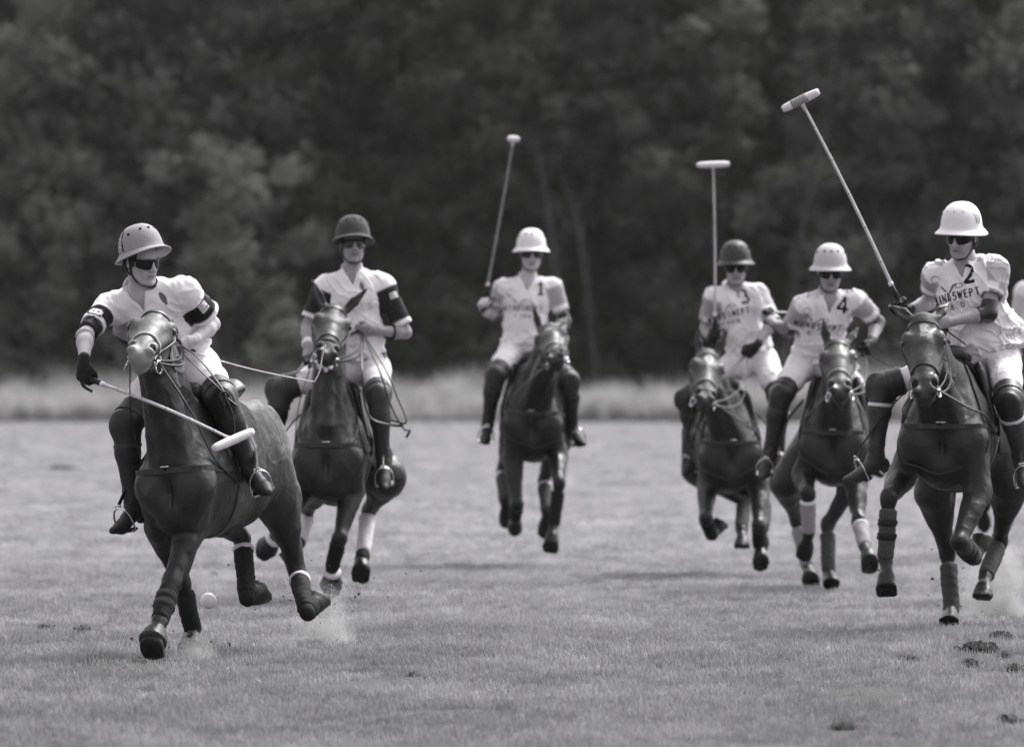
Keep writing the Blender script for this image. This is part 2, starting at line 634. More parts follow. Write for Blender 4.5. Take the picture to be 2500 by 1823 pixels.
def scatter(name, pts, meshes, scl, mat_, seed, label=None):
    """One object whose points carry instances of the given clump meshes."""
    me = bpy.data.meshes.new(name)
    me.vertices.add(len(pts))
    me.vertices.foreach_set('co', np.asarray(pts, np.float32).ravel())
    a = me.attributes.new('scl', 'FLOAT', 'POINT')
    a.data.foreach_set('value', np.asarray(scl, np.float32))
    me.materials.append(mat_)
    o = bpy.data.objects.new(name, me)
    C.objects.link(o)
    tag(o, kind='stuff', label=label)
    ng = bpy.data.node_groups.new(name, 'GeometryNodeTree')
    ng.interface.new_socket('Geometry', in_out='INPUT', socket_type='NodeSocketGeometry')
    ng.interface.new_socket('Geometry', in_out='OUTPUT', socket_type='NodeSocketGeometry')
    N = ng.nodes
    gi, go = N.new('NodeGroupInput'), N.new('NodeGroupOutput')
    src = bpy.data.collections.new(name + '_clumps')       # not linked to the scene: only a source of meshes
    for i, m in enumerate(meshes):
        ob = bpy.data.objects.new(name + '_clump', m)
        src.objects.link(ob)
    ci = N.new('GeometryNodeCollectionInfo')
    ci.inputs['Collection'].default_value = src
    ci.inputs['Separate Children'].default_value = True
    ci.inputs['Reset Children'].default_value = True
    ip = N.new('GeometryNodeInstanceOnPoints')
    ip.inputs['Pick Instance'].default_value = True
    rv = N.new('FunctionNodeRandomValue')
    rv.data_type = 'FLOAT_VECTOR'
    rv.inputs[0].default_value = (-.12, -.12, 0)
    rv.inputs[1].default_value = (.12, .12, 6.283)
    ri = N.new('FunctionNodeRandomValue')
    ri.data_type = 'INT'
    ri.inputs[4].default_value = 0
    ri.inputs[5].default_value = len(meshes) - 1
    na = N.new('GeometryNodeInputNamedAttribute')
    na.data_type = 'FLOAT'
    na.inputs['Name'].default_value = 'scl'
    L = ng.links.new
    L(gi.outputs[0], ip.inputs['Points'])
    L(ci.outputs[0], ip.inputs['Instance'])
    L(rv.outputs[0], ip.inputs['Rotation'])
    L(ri.outputs[2], ip.inputs['Instance Index'])
    L(na.outputs[0], ip.inputs['Scale'])
    L(ip.outputs[0], go.inputs[0])
    md = o.modifiers.new('clumps', 'NODES')
    md.node_group = ng
    return o

def leafy(name, col, trans=.25, rough=.6, var=.35, far=False):
    """Thin leaf: reflects and lets some light through; a random tone for each instance or object."""
    m = bpy.data.materials.new(name)
    m.use_nodes = True
    nt = m.node_tree
    b = nt.nodes["Principled BSDF"]
    b.inputs['Roughness'].default_value = rough
    b.inputs['Specular IOR Level'].default_value = .25
    oi = nt.nodes.new("ShaderNodeObjectInfo")
    tc = nt.nodes.new("ShaderNodeNewGeometry")
    nz = nt.nodes.new("ShaderNodeTexNoise")
    nz.inputs['Scale'].default_value = 55.0 if far else 3.0
    nt.links.new(tc.outputs['Position'], nz.inputs['Vector'])
    ad = nt.nodes.new("ShaderNodeMath")
    ad.operation = 'ADD'
    nt.links.new(oi.outputs['Random'], ad.inputs[0])
    nt.links.new(nz.outputs[0], ad.inputs[1])
    mr = nt.nodes.new("ShaderNodeMapRange")
    mr.inputs[1].default_value, mr.inputs[2].default_value = .2, 1.8
    mr.inputs[3].default_value, mr.inputs[4].default_value = 1 - var, 1 + var
    nt.links.new(ad.outputs[0], mr.inputs[0])
    mx = nt.nodes.new("ShaderNodeMix")
    mx.data_type = 'RGBA'
    mx.blend_type = 'MULTIPLY'
    mx.inputs[0].default_value = 1
    mx.inputs[6].default_value = (*col, 1)
    v = mr.outputs[0]
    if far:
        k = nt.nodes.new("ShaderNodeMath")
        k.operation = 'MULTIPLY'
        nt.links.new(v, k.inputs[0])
        nt.links.new(field_tone(nt), k.inputs[1])
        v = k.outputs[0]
    nt.links.new(v, mx.inputs[7])
    nt.links.new(mx.outputs[2], b.inputs['Base Color'])
    tr = nt.nodes.new("ShaderNodeBsdfTranslucent")
    nt.links.new(mx.outputs[2], tr.inputs['Color'])
    ms = nt.nodes.new("ShaderNodeMixShader")
    ms.inputs[0].default_value = trans
    out = nt.nodes["Material Output"]
    nt.links.new(b.outputs[0], ms.inputs[1])
    nt.links.new(tr.outputs[0], ms.inputs[2])
    nt.links.new(ms.outputs[0], out.inputs['Surface'])
    return m

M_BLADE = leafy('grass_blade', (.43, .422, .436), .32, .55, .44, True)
M_TALL = leafy('tall_grass_blade', (.46, .452, .458), .45, .6, .45)
M_LEAF = [leafy('leaf_dark', (.095, .096, .093), .4), leafy('leaf_mid', (.135, .136, .133), .4), leafy('leaf_pale', (.18, .18, .176), .45)]
M_BARK = mat('bark', .045, .9, .1, 6, .4, .03, 10)

short = [blade_mesh('grass_clump', 26, .060, .012, .044, .0027, .55, M_BLADE, s) for s in range(5)]
g = np.random.default_rng(11)
pts, scl = [], []
for (y0, y1, dens, s0, s1) in ((32, 40, 150, .75, 1.15), (40, 52, 95, .8, 1.25), (52, 72, 75, .85, 1.25), (72, 110, 34, .9, 1.5), (110, 160, 16, 1.1, 1.7), (160, 236, 9, 1.3, 2.0)):
    hw = lambda y: y * .060 * 1.25 + .8
    n = int(dens * (y1 - y0) * 2 * hw(y1))
    y = g.uniform(y0, y1, n)
    x = g.uniform(-1, 1, n) * hw(y1)
    p = np.stack([x, y, np.zeros(n)], 1)
    # worn and thicker patches
    w = noise3(p * V(.55, .22, 1)) + .6 * noise3(p * V(2.3, .9, 1) + 9)
    bare = noise3(p * V(.9, .33, 1) + 31) + .35 * noise3(p * V(3.1, 1.1, 1) + 5)
    keep = (g.uniform(-.9, .9, n) < w * .4 + .75) & ((bare < .46) | (g.uniform(size=n) < .10))
    for (dx, dy_, dw, dh, _l) in DIVOTS:
        yy = FPX * CAM_H / (dy_ - HORIZON)
        xx = (dx - PW / 2) / FPX * yy
        keep &= ((p[:, 0] - xx) / (dw * .55 + .02)) ** 2 + ((p[:, 1] - yy + .25) / (dw * 1.1 + .35)) ** 2 > 1
    p, w = p[keep], w[keep]
    pts.append(p)
    scl.append(g.uniform(s0, s1, len(p)) * (1 + .25 * np.clip(w, -1, 1)))
scatter('short_grass', np.concatenate(pts), short, np.concatenate(scl), M_BLADE, 1, 'short mown grass of the polo field')

tall = [blade_mesh('tall_grass_clump', 60, .22, .55, 1.25, .007, .35, M_TALL, 20 + s) for s in range(4)]
n = 9000
p = np.stack([g.uniform(-26, 26, n), 236.3 + 9 * g.uniform(0, 1, n) ** 1.5, np.zeros(n)], 1)
w = noise3(p * V(.16, .2, 1)) * .6 + noise3(p * V(.9, .6, 1)) * .3
scatter('tall_grass', p, tall, np.clip((.50 + .06 * (p[:, 1] - 236)) * (1 + 1.2 * w) * g.uniform(.45, 1.5, n), .2, 2.0), M_TALL, 2, 'tall unmown grass along the far edge of the field')

# ---- the wood behind the field: every tree its own trunk, limbs and crown
def leaf_clump(centres, radii, n_each, size, g):
    """Many leaf-sized bent faces through the volume of clumps."""
    v, fc = [], []
    k = 0
    for c, r in zip(centres, radii):
        n = int(n_each * (r / .9) ** 2)
        dirs = g.normal(size=(n, 3))
        dirs /= np.linalg.norm(dirs, axis=1)[:, None]
        rad = r * (g.uniform(.1, 1.0, n) ** .6 + np.abs(g.normal(size=n)) * .22)
        pos = c + dirs * rad[:, None] * V(1, 1, .72)
        e1 = np.cross(dirs, g.normal(size=(n, 3)))
        e1 /= np.maximum(np.linalg.norm(e1, axis=1), 1e-6)[:, None]
        e2 = np.cross(dirs + .5 * g.normal(size=(n, 3)), e1)
        e2 /= np.maximum(np.linalg.norm(e2, axis=1), 1e-6)[:, None]
        s = size * g.uniform(.6, 1.5, n)[:, None]
        q = np.stack([pos - e1 * s * .5, pos - e2 * s * .9, pos + e1 * s * .5, pos + e2 * s], 1).reshape(-1, 3)
        v.append(q)
        fc.append(np.arange(n * 4).reshape(-1, 4) + k)
        k += n * 4
    return np.concatenate(v), np.concatenate(fc)

def make_tree(H, R, seed, material, low=.12, n_each=230, size=.20):
    g = np.random.default_rng(seed)
    mb = MB()
    base = V(0, 0, -.1)
    pts = [base]
    for i in range(1, 7):
        pts.append(V(g.normal() * .12 * i ** .5, g.normal() * .12 * i ** .5, H * .8 * i / 6))
    mb.tube(curve(pts, 3), list(np.linspace(.03 * H * .75, .05, 19)), 9)
    cen, rad = [], []
    nl = int(15 + H)
    for i in range(nl):
        t = low + (1 - low) * (i + .5) / nl
        z = H * t
        prof = R * (math.sin(math.pi * min(1, (t * .86 + .18))) ** .6)
        a = i * 2.4 + g.uniform(-.5, .5)
        rr = prof * g.uniform(.45, 1.0)
        tip = V(math.cos(a) * rr, math.sin(a) * rr, z + g.uniform(-.3, .5))
        st = V(0, 0, max(.5, z - rr * .55))
        mid = lerp(st, tip, .5) + V(0, 0, .25)
        mb.tube(curve([st, mid, tip], 4), list(np.linspace(.10, .02, 9)), 6)
        for j in range(6):
            c = lerp(st, tip, g.uniform(.45, 1.1)) + g.normal(size=3) * V(.8, .8, .7) * R * .25
            cen.append(c)
            rad.append(g.uniform(.35, 1.25) * R * .20)
    v, fc = leaf_clump(cen, rad, n_each, size, g)
    return mb, v, fc

protos = []
for i, (H, R, mi, low, sz) in enumerate(((15, 3.6, 0, .06, .21), (17, 4.4, 1, .10, .24), (13, 3.4, 2, .04, .20), (19, 4.0, 0, .16, .22), (7.2, 2.9, 2, .02, .17))):
    mb, v, fc = make_tree(H, R, 40 + i, M_LEAF[mi], low, 230, sz * .82)
    root = bpy.data.objects.new('woodland_tree', None)
    C.objects.link(root)
    root['_o'] = [0.0, 0.0, 0.0]
    mb.build('trunk', M_BARK, root)
    make_obj('crown', v, fc, M_LEAF[mi], root, smooth=False)
    protos.append(root)
TREES = [  # proto, x, y, scale, turn, label
    (2, -13.6, 249, .95, .3, 'pale leafy tree at the far left edge of the wood'),
    (1, -10.0, 252, 1.05, 1.2, 'broad pale tree left of the grey helmeted rider, second from the left'),
    (4, -7.9, 246, 1.0, 2.2, 'low rounded bushy tree between the two left-hand riders'),
    (0, -7.4, 258, 1.1, .7, 'tall dark tree above the leftmost rider, behind the low rounded tree'),
    (3, -3.4, 253, .95, 4.0, 'dark tree standing behind the rider in the dark helmet without a number'),
    (0, -.2, 250, .95, 5.1, 'dark tree in the middle of the wood left of the upright white mallet'),
    (1, 2.4, 256, .95, 2.6, 'mid grey tree behind the rider wearing number 1'),
    (3, 4.6, 251, .9, 3.3, 'dark tree right of number 1 with a leaning bare trunk'),
    (0, 7.6, 254, 1.0, .2, 'dark tree behind the riders numbered 3 and 4'),
    (2, 10.4, 250, 1.0, 1.9, 'pale tree behind the mallet of the rider numbered 2'),
    (1, 13.2, 252, 1.0, 5.6, 'broad tree behind the white helmet at the right edge'),
    (3, 16.6, 254, 1.1, 2.9, 'dark tree at the far right edge of the wood'),
    (3, -16.8, 256, 1.1, 1.0, 'dark tree beyond the left edge of the wood'),
]
first = set()
for (pi_, x, y, s_, rot, lab) in TREES:
    src = protos[pi_]
    if pi_ in first:
        r_ = src.copy()
        C.objects.link(r_)
        for ch in list(src.children):
            c_ = ch.copy()
            C.objects.link(c_)
            c_.parent = r_
    else:
        r_ = src
        first.add(pi_)
    r_.location = (x, y, 0)
    r_.rotation_euler = (0, 0, rot)
    r_.scale = (s_ * 1.35, s_ * 1.35, s_ * .95) if s_ < .7 else (s_, s_, s_)
    tag(r_, lab, 'tree', 'trees of the wood behind the field')
# deeper rows of the same wood
g = np.random.default_rng(77)
k = 0
for row, yy in enumerate((264, 272, 282)):
    for x in np.arange(-20, 20.1, 4.4):
        src = protos[(k * 3 + row) % 4 if (k * 3 + row) % 4 != 2 else 0]
        r_ = src.copy()
        C.objects.link(r_)
        for ch in list(src.children):
            c_ = ch.copy()
            C.objects.link(c_)
            c_.parent = r_
        s_ = g.uniform(1.0, 1.3) + .1 * row
        r_.location = (x + g.uniform(-1.5, 1.5), yy + g.uniform(-2.5, 2.5), 0)
        r_.rotation_euler = (0, 0, g.uniform(0, 6.28))
        r_.scale = (s_, s_, s_)
        tag(r_, 'dark tree deep in the wood behind the front row of trees', 'tree', 'trees deep in the wood')
        k += 1

# a few pale leaning trunks with bare limbs at the wood's edge
M_BARK_PALE = mat('bark_pale', .042, .9, .1, 6, .3, .02, 10)
for (a, b_, tw, lab) in (((1352, 640), (1290, 300), 3, 'thin pale bare trunk leaning left behind the player wearing number 1'),
                         ((1425, 640), (1372, 420), 2, 'thin pale bare trunk leaning left, between the mallets of numbers 1 and 3'),
                         ((1958, 560), (2035, 140), 3, 'thin pale bare trunk leaning right beside the banded mallet head')):
    B0, T0 = at(*a, 245.5), at(*b_, 247.5)
    foot = V(B0[0] + (B0[0] - T0[0]) * .8, 245.2, -.1)
    pts = curve([foot, B0, lerp(B0, T0, .5) + V(.12, 0, 0), T0], 6)
    mb = MB()
    mb.tube(pts, list(np.linspace(.12, .04, len(pts))), 9)
    root = mb.build('bare_tree', M_BARK_PALE, None, origin=foot)
    tag(root, lab, 'tree', 'bare trunks at the edge of the wood')
    for i in range(tw):
        p0 = lerp(B0, T0, .3 + .25 * i)
        sg = 1 if i % 2 else -1
        mb = MB()
        mb.tube(curve([p0, p0 + V(.45 * sg, .1, .5), p0 + V(.75 * sg, .2, 1.3)], 5), list(np.linspace(.06, .02, 11)), 7)
        mb.build('limb', M_BARK_PALE, root)

# air between the field and the wood
_hz = [(x, y, z) for x in (-620, 620) for y in (-90, 1450) for z in (-1.0, 36.0)]
_hf = [(0, 1, 3, 2), (4, 6, 7, 5), (0, 4, 5, 1), (2, 3, 7, 6), (0, 2, 6, 4), (1, 5, 7, 3)]
_hm = bpy.data.materials.new('haze')
_hm.use_nodes = True
_hm.node_tree.nodes.remove(_hm.node_tree.nodes["Principled BSDF"])
_pv = _hm.node_tree.nodes.new("ShaderNodeVolumePrincipled")
_pv.inputs['Color'].default_value = (.95, .94, .92, 1)
_pv.inputs['Density'].default_value = .00007
_hm.node_tree.links.new(_pv.outputs[0], _hm.node_tree.nodes["Material Output"].inputs['Volume'])
tag(make_obj('haze', _hz, _hf, _hm, None, (0, 600, 10), smooth=False), kind='stuff')
# ------------------------------------------------------------------ horses
COAT = dict()
def coat_mat(name, col, rough=0.50):
    """Short sweaty coat: fine hair grain along the body, vein-like relief, soft gloss."""
    m = mat(name, col, rough, 0.42, scale=7, var=0.28, bump=0.006, bscale=20, attr='tone', sheen=0.0, detail=8)
    nt = m.node_tree                                # wet and dry patches
    tc = nt.nodes.new("ShaderNodeTexCoord")
    nz = nt.nodes.new("ShaderNodeTexNoise")
    nz.inputs['Scale'].default_value = 5
    nz.inputs['Detail'].default_value = 7
    nz.inputs['Roughness'].default_value = .65
    nt.links.new(tc.outputs['Object'], nz.inputs['Vector'])
    mr = nt.nodes.new("ShaderNodeMapRange")
    mr.inputs[1].default_value, mr.inputs[2].default_value = .36, .64
    mr.inputs[3].default_value, mr.inputs[4].default_value = rough - .20, rough + .16
    nt.links.new(nz.outputs[0], mr.inputs[0])
    nt.links.new(mr.outputs[0], nt.nodes["Principled BSDF"].inputs['Roughness'])
    return m

def patch(co, fa, keep, off, th, name, material, parent):
    """A piece of tack cut from the body's own surface: the kept faces, lifted by off and th thick."""
    n = vnormals(co, fa)
    fs = fa[keep[fa].all(1)]
    if len(fs) == 0:
        return None
    used = np.unique(fs)
    mp = np.full(len(co), -1)
    mp[used] = np.arange(len(used))
    fs = mp[fs]
    base = co[used].copy()
    nn = n[used]
    e0 = {}
    for q in fs:
        for a in range(4):
            e0[(q[a], q[(a + 1) % 4])] = 1
    re_ = np.array([(a, b) for (a, b) in e0 if (b, a) not in e0], int).reshape(-1, 2)
    for _ in range(14):                              # an even edge instead of a stepped one
        acc, cnt = np.zeros_like(base), np.zeros(len(base))
        for x, y in ((0, 1), (1, 0)):
            np.add.at(acc, re_[:, x], base[re_[:, y]])
            np.add.at(cnt, re_[:, x], 1)
        b = cnt > 0
        base[b] = .4 * base[b] + .6 * acc[b] / cnt[b][:, None]
    m = len(used)
    top, bot = base + nn * (off + th), base + nn * off * .3
    e = {}
    for q in fs:
        for a in range(4):
            e[(q[a], q[(a + 1) % 4])] = 1
    rim = [(a, b, b + m, a + m)[::-1] for (a, b) in e if (b, a) not in e]
    faces = np.concatenate([fs, fs[:, ::-1] + m, np.array(rim, int).reshape(-1, 4)])
    return make_obj(name, np.concatenate([top, bot]), faces, material, parent)

class Horse:
    pass

def build_horse(S):
    hz = Horse()
    d = S['d']
    ps, th, ro = math.radians(S.get('yaw', 0)), math.radians(S.get('pitch', 0)), math.radians(S.get('roll', 0))
    f = V(-math.sin(ps) * math.cos(th), -math.cos(ps) * math.cos(th), math.sin(th))
    l = V(math.cos(ps), -math.sin(ps), 0)
    u = np.cross(f, l)
    l, u = l * math.cos(ro) + u * math.sin(ro), u * math.cos(ro) - l * math.sin(ro)
    sc = S.get('scale', 1.0)
    wd = S.get('wide', .87)
    O = at(*S['chest'], d) - (f * .60 + u * 1.02) * sc
    def W(a, b, c):
        return O + (f * a + l * b * wd + u * c) * sc
    hz.W, hz.f, hz.l, hz.u, hz.O, hz.sc = W, f, l, u, O, sc
    s = Sculpt()
    # barrel, chest, quarters
    s.limb(W(.30, 0, 1.08), W(-.35, 0, 1.15), .250 * sc, .265 * sc, .315 * sc, .30 * sc, l, .05, .25 * sc, .3 * sc)
    s.limb(W(.44, 0, 1.08), W(.20, 0, 1.10), .205 * sc, .25 * sc, .29 * sc, .32 * sc, l, .08, .2 * sc, .2 * sc)
    s.limb(W(.38, 0, 1.40), W(.0, 0, 1.40), .065 * sc, .09 * sc, .10 * sc, .08 * sc, l, .14, .12 * sc, .2 * sc)
    s.limb(W(.1, 0, 1.36), W(-.5, 0, 1.40), .12 * sc, .13 * sc, .10 * sc, .11 * sc, l, .14, .1, .1)
    for q in (-1, 1):
        s.blob(W(-.52, q * .125, 1.24), l, f, u, .155 * sc, .36 * sc, .275 * sc, .07)      # quarters
        s.blob(W(-.78, q * .10, 1.12), l, f, u, .115 * sc, .13 * sc, .24 * sc, .08)
        s.limb(W(.30, q * .085, 1.38), W(.57, q * .175, 1.03), .045 * sc, .085 * sc, .15 * sc, .10 * sc, l, .05)   # shoulder
        s.blob(W(.60, q * .105, 1.01), l, f, u, .10 * sc, .085 * sc, .145 * sc, .022)      # breast muscles
        s.blob(W(.52, q * .085, .87), l, f, u, .070 * sc, .085 * sc, .09 * sc, .05)
    s.blob(W(.40, 0, .87), l, f, u, .115 * sc, .25 * sc, .12 * sc, .08)
    s.limb(W(.15, 0, .88), W(-.30, 0, .95), .15 * sc, .13 * sc, .10 * sc, .10 * sc, l, .10)
    s.blob(W(-.36, 0, 1.02), l, f, u, .22 * sc, .16 * sc, .2 * sc, .1)
    for i_, p_ in enumerate(s.prims):                    # leaner or stouter ponies
        s.prims[i_] = p_[:6] + (p_[6] * wd, p_[7] * wd) + p_[8:]
    # head frame
    N0 = W(.47, 0, 1.24)
    P = chain(N0, *S['poll'], S.get('neck', .80), -1)
    M = chain(P, *S['muzzle'], S.get('head', .62), S.get('msgn', -1))
    h = nrm(M - P)
    n = perp(V(0, -1, 0), h)
    fy = math.radians(S.get('face', 0))
    n = nrm(n * math.cos(fy) + np.cross(h, n) * math.sin(fy))
    sd = np.cross(n, h)
    hl = np.linalg.norm(M - P) / .60
    ws = 1.1
    def Hd(a, b, c):
        return P + sd * a * ws + n * b + h * c * hl
    hz.H, hz.hs, hz.hn, hz.hh, hz.P = Hd, sd, n, h, P
    hf = h * 1
    # neck
    N1 = Hd(0, -.15, .06)
    Nm = lerp(N0, N1, .5) + u * .035
    T0 = W(.56, 0, 1.10)
    s.limb(N0, Nm, .090, .062, .245, .165, l, .06, .10, .07)
    s.limb(Nm, N1, .062, .060, .165, .120, sd, .06, .07, .06)
    jaw = Hd(0, -.19, .20)
    s.limb(W(.58, 0, 1.10), jaw, .075, .05, .075, .05, l, .07)                              # windpipe
    for q in (-1, 1):
        s.limb(W(.56, q * .088, 1.10), Hd(q * .050, -.17, .12), .056, .036, .10, .06, l, .025)  # long neck muscles
        s.limb(W(.36, q * .06, 1.34), Hd(q * .036, -.13, .02), .042, .036, .10, .06, l, .05)
    # head
    s.limb(Hd(0, -.085, .02), Hd(0, -.095, .20), .078, .101, .075, .098, sd, .03, .07, .06)
    s.limb(Hd(0, -.085, .20), Hd(0, -.068, .46), .098, .062, .085, .060, sd, .04, .05, .05)
    s.limb(Hd(0, -.035, .08), Hd(0, -.036, .46), .066, .040, .034, .034, sd, .03)           # forehead and nose bone
    s.blob(Hd(0, -.070, .515), sd, n, h, .066, .062, .075, .03)
    s.blob(Hd(0, -.064, .562), sd, n, h, .054, .047, .044, .025)                            # upper lip
    s.blob(Hd(0, -.118, .545), sd, n, h, .036, .034, .045, .012)                            # lower lip and chin
    for q in (-1, 1):
        s.blob(Hd(q * .058, -.165, .215), sd, n, h, .034, .095, .115, .04)                  # cheek
        s.limb(Hd(q * .045, -.16, .28), Hd(q * .022, -.118, .52), .026, .020, .04, .026, sd, .03)
        s.blob(Hd(q * .090, -.060, .175), sd, n, h, .024, .036, .046, .04)                  # eye socket
        s.blob(Hd(q * .080, -.030, .150), sd, n, h, .028, .018, .034, .04)                  # brow
        s.blob(Hd(q * .112, -.060, .190), sd, n, h, .012, .018, .020, .012, 's')
        s.blob(Hd(q * .064, .002, .100), sd, n, h, .020, .016, .035, .03, 's')              # temple hollow
        s.limb(Hd(q * .083, -.072, .25), Hd(q * .058, -.066, .36), .012, .008, .012, .008, sd, .035)  # facial crest
        s.limb(Hd(q * .048, -.030, .455), Hd(q * .043, -.022, .548), .028, .027, .026, .026, sd, .02)  # nostril wing
        s.blob(Hd(q * .053, -.008, .510), sd, n, nrm(h + sd * q * .25), .018, .028, .032, .008, 's')
    s.limb(Hd(-.07, -.098, .535), Hd(.07, -.098, .535), .007, .007, .02, .02, h, .01, op='s')    # mouth
    for q, (tx, ty) in zip((-1, 1), S['ears']):
        B = Hd(q * .058, -.070, -.005)
        if tx is None:
            tip = Hd(q * .12, -.22, -.06)
            fwd = nrm(sd * q + n * .2)
        else:
            tip = chain(B, tx, ty, .17, S.get('earsgn', 1))
            fwd = nrm(n + sd * q * .35)
        ed = nrm(tip - B)
        fwd = perp(fwd, ed)
        es = np.cross(ed, fwd)
        mid = lerp(B, tip, .45)
        s.limb(B, mid, .026, .034, .024, .020, es, .02)
        s.limb(mid, tip, .034, .004, .020, .005, es, .012)
        s.limb(lerp(B, tip, .22) + fwd * .022, lerp(B, tip, .8) + fwd * .014, .019, .006, .018, .008, es, .008, op='s')
    # legs
    hz.legs = {}
    for key, q in (('fR', -1), ('fL', 1)):
        g = S['legs'][key]
        Sj = W(.55, q * .165, 1.02)
        E = chain(Sj, *g['e'][:2], .27, g['e'][2] if len(g['e']) > 2 else 1)
        K = chain(E, *g['k'][:2], .41, g['k'][2] if len(g['k']) > 2 else -1)
        F = chain(K, *g['f'][:2], .285, g['f'][2] if len(g['f']) > 2 else 1)
        T = chain(F, *g['t'][:2], .20, g['t'][2] if len(g['t']) > 2 else -1)
        hz.legs[key] = (E, K, F, T)
        s.limb(Sj, E, .095 * wd, .074 * wd, .12, .11, l, .04)
        s.limb(W(.3, q * .155, 1.0), E, .065 * wd, .052, .14, .10, l, .05)
        s.limb(W(.36, q * .19, 1.10), E + u * .02, .030, .034, .05, .045, l, .018)      # triceps
        s.limb(E, K, .078, .042, .098, .049, l, .03)
        s.blob(lerp(E, K, .24) + l * q * .030 + f * .03, l, f, nrm(K - E), .042, .045, .13, .018)
        s.blob(lerp(E, K, .24) - l * q * .028 + f * .03, l, f, nrm(K - E), .038, .045, .11, .018)
        s.blob(K, l, f, nrm(F - K), .050, .052, .066, .025)
        s.limb(K, F, .036, .030, .038, .034, l, .02)
        s.blob(F, l, f, nrm(F - K), .041, .043, .042, .02)
        hoof(s, F, T, l, f, u, g.get('sole'))
    for key, q in (('hR', -1), ('hL', 1)):
        g = S['legs'][key]
        Hp = W(-.50, q * .14, 1.18)
        St = chain(Hp, *g['s'][:2], .34, g['s'][2] if len(g['s']) > 2 else -1) if 's' in g else W(-.34, q * .19, .93)
        K = chain(St, *g['k'][:2], .44, g['k'][2] if len(g['k']) > 2 else 1)
        F = chain(K, *g['f'][:2], .36, g['f'][2] if len(g['f']) > 2 else -1)
        T = chain(F, *g['t'][:2], .20, g['t'][2] if len(g['t']) > 2 else -1)
        hz.legs[key] = (St, K, F, T)
        s.limb(Hp, St, .135, .115, .20, .15, l, .07)
        s.limb(W(-.70, q * .12, 1.05), lerp(St, K, .35), .10, .07, .14, .09, l, .07)
        s.limb(St, K, .092, .040, .120, .050, l, .06)
        kd = nrm(K - St)
        bk = perp(nrm(K - F) + nrm(K - St), l)
        s.blob(K, l, bk, np.cross(l, bk), .043, .055, .066, .03)
        s.limb(lerp(St, K, .55) + bk * .05, K + bk * .05, .018, .024, .018, .026, l, .025)
        s.limb(K, F, .038, .031, .042, .034, l, .02)
        s.blob(F, l, f, nrm(F - K), .041, .043, .042, .02)
        hoof(s, F, T, l, f, u, g.get('sole'))
    # dock of the tail, tied up
    tp = W(-.93, 0, 1.36)
    s.limb(W(-.84, 0, 1.42), tp, .05, .045, .05, .045, l, .04)
    res = S.get('res', 1.0)
    hb = [Hd(a, b, c) for a in (-.14, .14) for b in (-.27, .04) for c in (-.03, .62)]
    box = (np.min(hb, 0) - .01, np.max(hb, 0) + .01)
    co, fa = s.mesh(.0130 * res, [box], .0068 * res)
    co = relax(co, fa, 1, .4)
    # muscle and vein relief of a sweating, straining animal
    rel = co - P
    body_ = 1 - np.clip((.34 - np.linalg.norm(rel - h * .25, axis=1)) / .05, 0, .85)
    vein = np.clip(1 - np.abs(noise3(co * 6.5 + d)) * 9, 0, 1)
    mus = .006 * noise3(co * V(9, 9, 4.5) + d) + .0035 * noise3(co * V(17, 17, 11))
    co = co + vnormals(co, fa) * ((mus + .0032 * vein) * body_)[:, None]
    # coat tones: dark leg points, pale face marks, head painted as top-lit
    tone = np.ones(len(co))
    for key, J in hz.legs.items():
        K, F, T = J[1], J[2], J[3]
        for A, B, r in ((lerp(J[0], K, .72), K, .16), (K, F, .13), (F, T, .14)):
            ab = B - A
            t = np.clip((co - A) @ ab / (ab @ ab), 0, 1)
            dd = np.linalg.norm(co - (A + t[:, None] * ab), axis=1)
            tone = np.where(dd < r, np.minimum(tone, .48), tone)
    rel = co - P
    ha, hb_, hc = rel @ sd, rel @ n, rel @ h / hl
    inh = (np.abs(ha) < .16) & (hb_ > -.26) & (hb_ < .06) & (hc > -.2) & (hc < .66) & ((hc > -.02) | (hb_ > -.17))
    hv = S.get('headtone', 2.1)  # whole head lightened to stand in for light from above
    tone = np.where(inh, hv, tone)
    tone = np.where(inh & (hc > .46), hv - .9 * np.clip((hc - .46) / .06, 0, 1), tone)
    if S.get('pale_nose'):
        tone = np.where(inh & (hc > .44), hv + 6.0 * np.clip((hc - .46) / .09, 0, 1), tone)
    nost = np.zeros(len(co), bool)
    for q in (-1, 1):
        nost |= (np.linalg.norm((co - Hd(q * .050, -.018, .508)) / .023, axis=1) < 1)
    tone = np.where(nost, .15, tone)
    for q in (-1, 1):
        de = np.linalg.norm(co - Hd(q * .104, -.046, .186), axis=1)
        tone = np.where(de < .036, tone * (.35 + .65 * np.clip((de - .022) / .014, 0, 1)), tone)
    wob = noise3(co * 28) * .012
    for (a, c, ra, rc, kind) in S.get('marks', ()):
        m = ((ha - a + wob) / ra) ** 2 + ((hc - c + wob) / rc) ** 2 < 1
        tone = np.where(inh & m & (hb_ > -.06), kind, tone)
    tone *= 1 + .10 * noise3(co * 5)
    o = make_obj('horse', co, fa, S['coat'], None, (O[0], O[1], 0), {'tone': tone})
    tag(o, S['label'], 'horse', 'polo ponies galloping over the field')
    hz.obj, hz.co, hz.fa = o, co, fa
    hz.bvh = bvh_of(co, fa)
    # eyes
    for q in (-1, 1):
        mb = MB()
        ec = Hd(q * .1005, -.047, .186)
        rings = []
        for i in range(1, 7):
            t = math.pi * i / 7
            a = np.arange(12) * 2 * math.pi / 12
            rings.append(ec + .0225 * (math.cos(t) * h + math.sin(t) * (np.cos(a)[:, None] * n + np.sin(a)[:, None] * sd)))
        mb.rings(rings)
        mb.build('eye', M_EYE, o)
    tack(hz, S)
    return hz

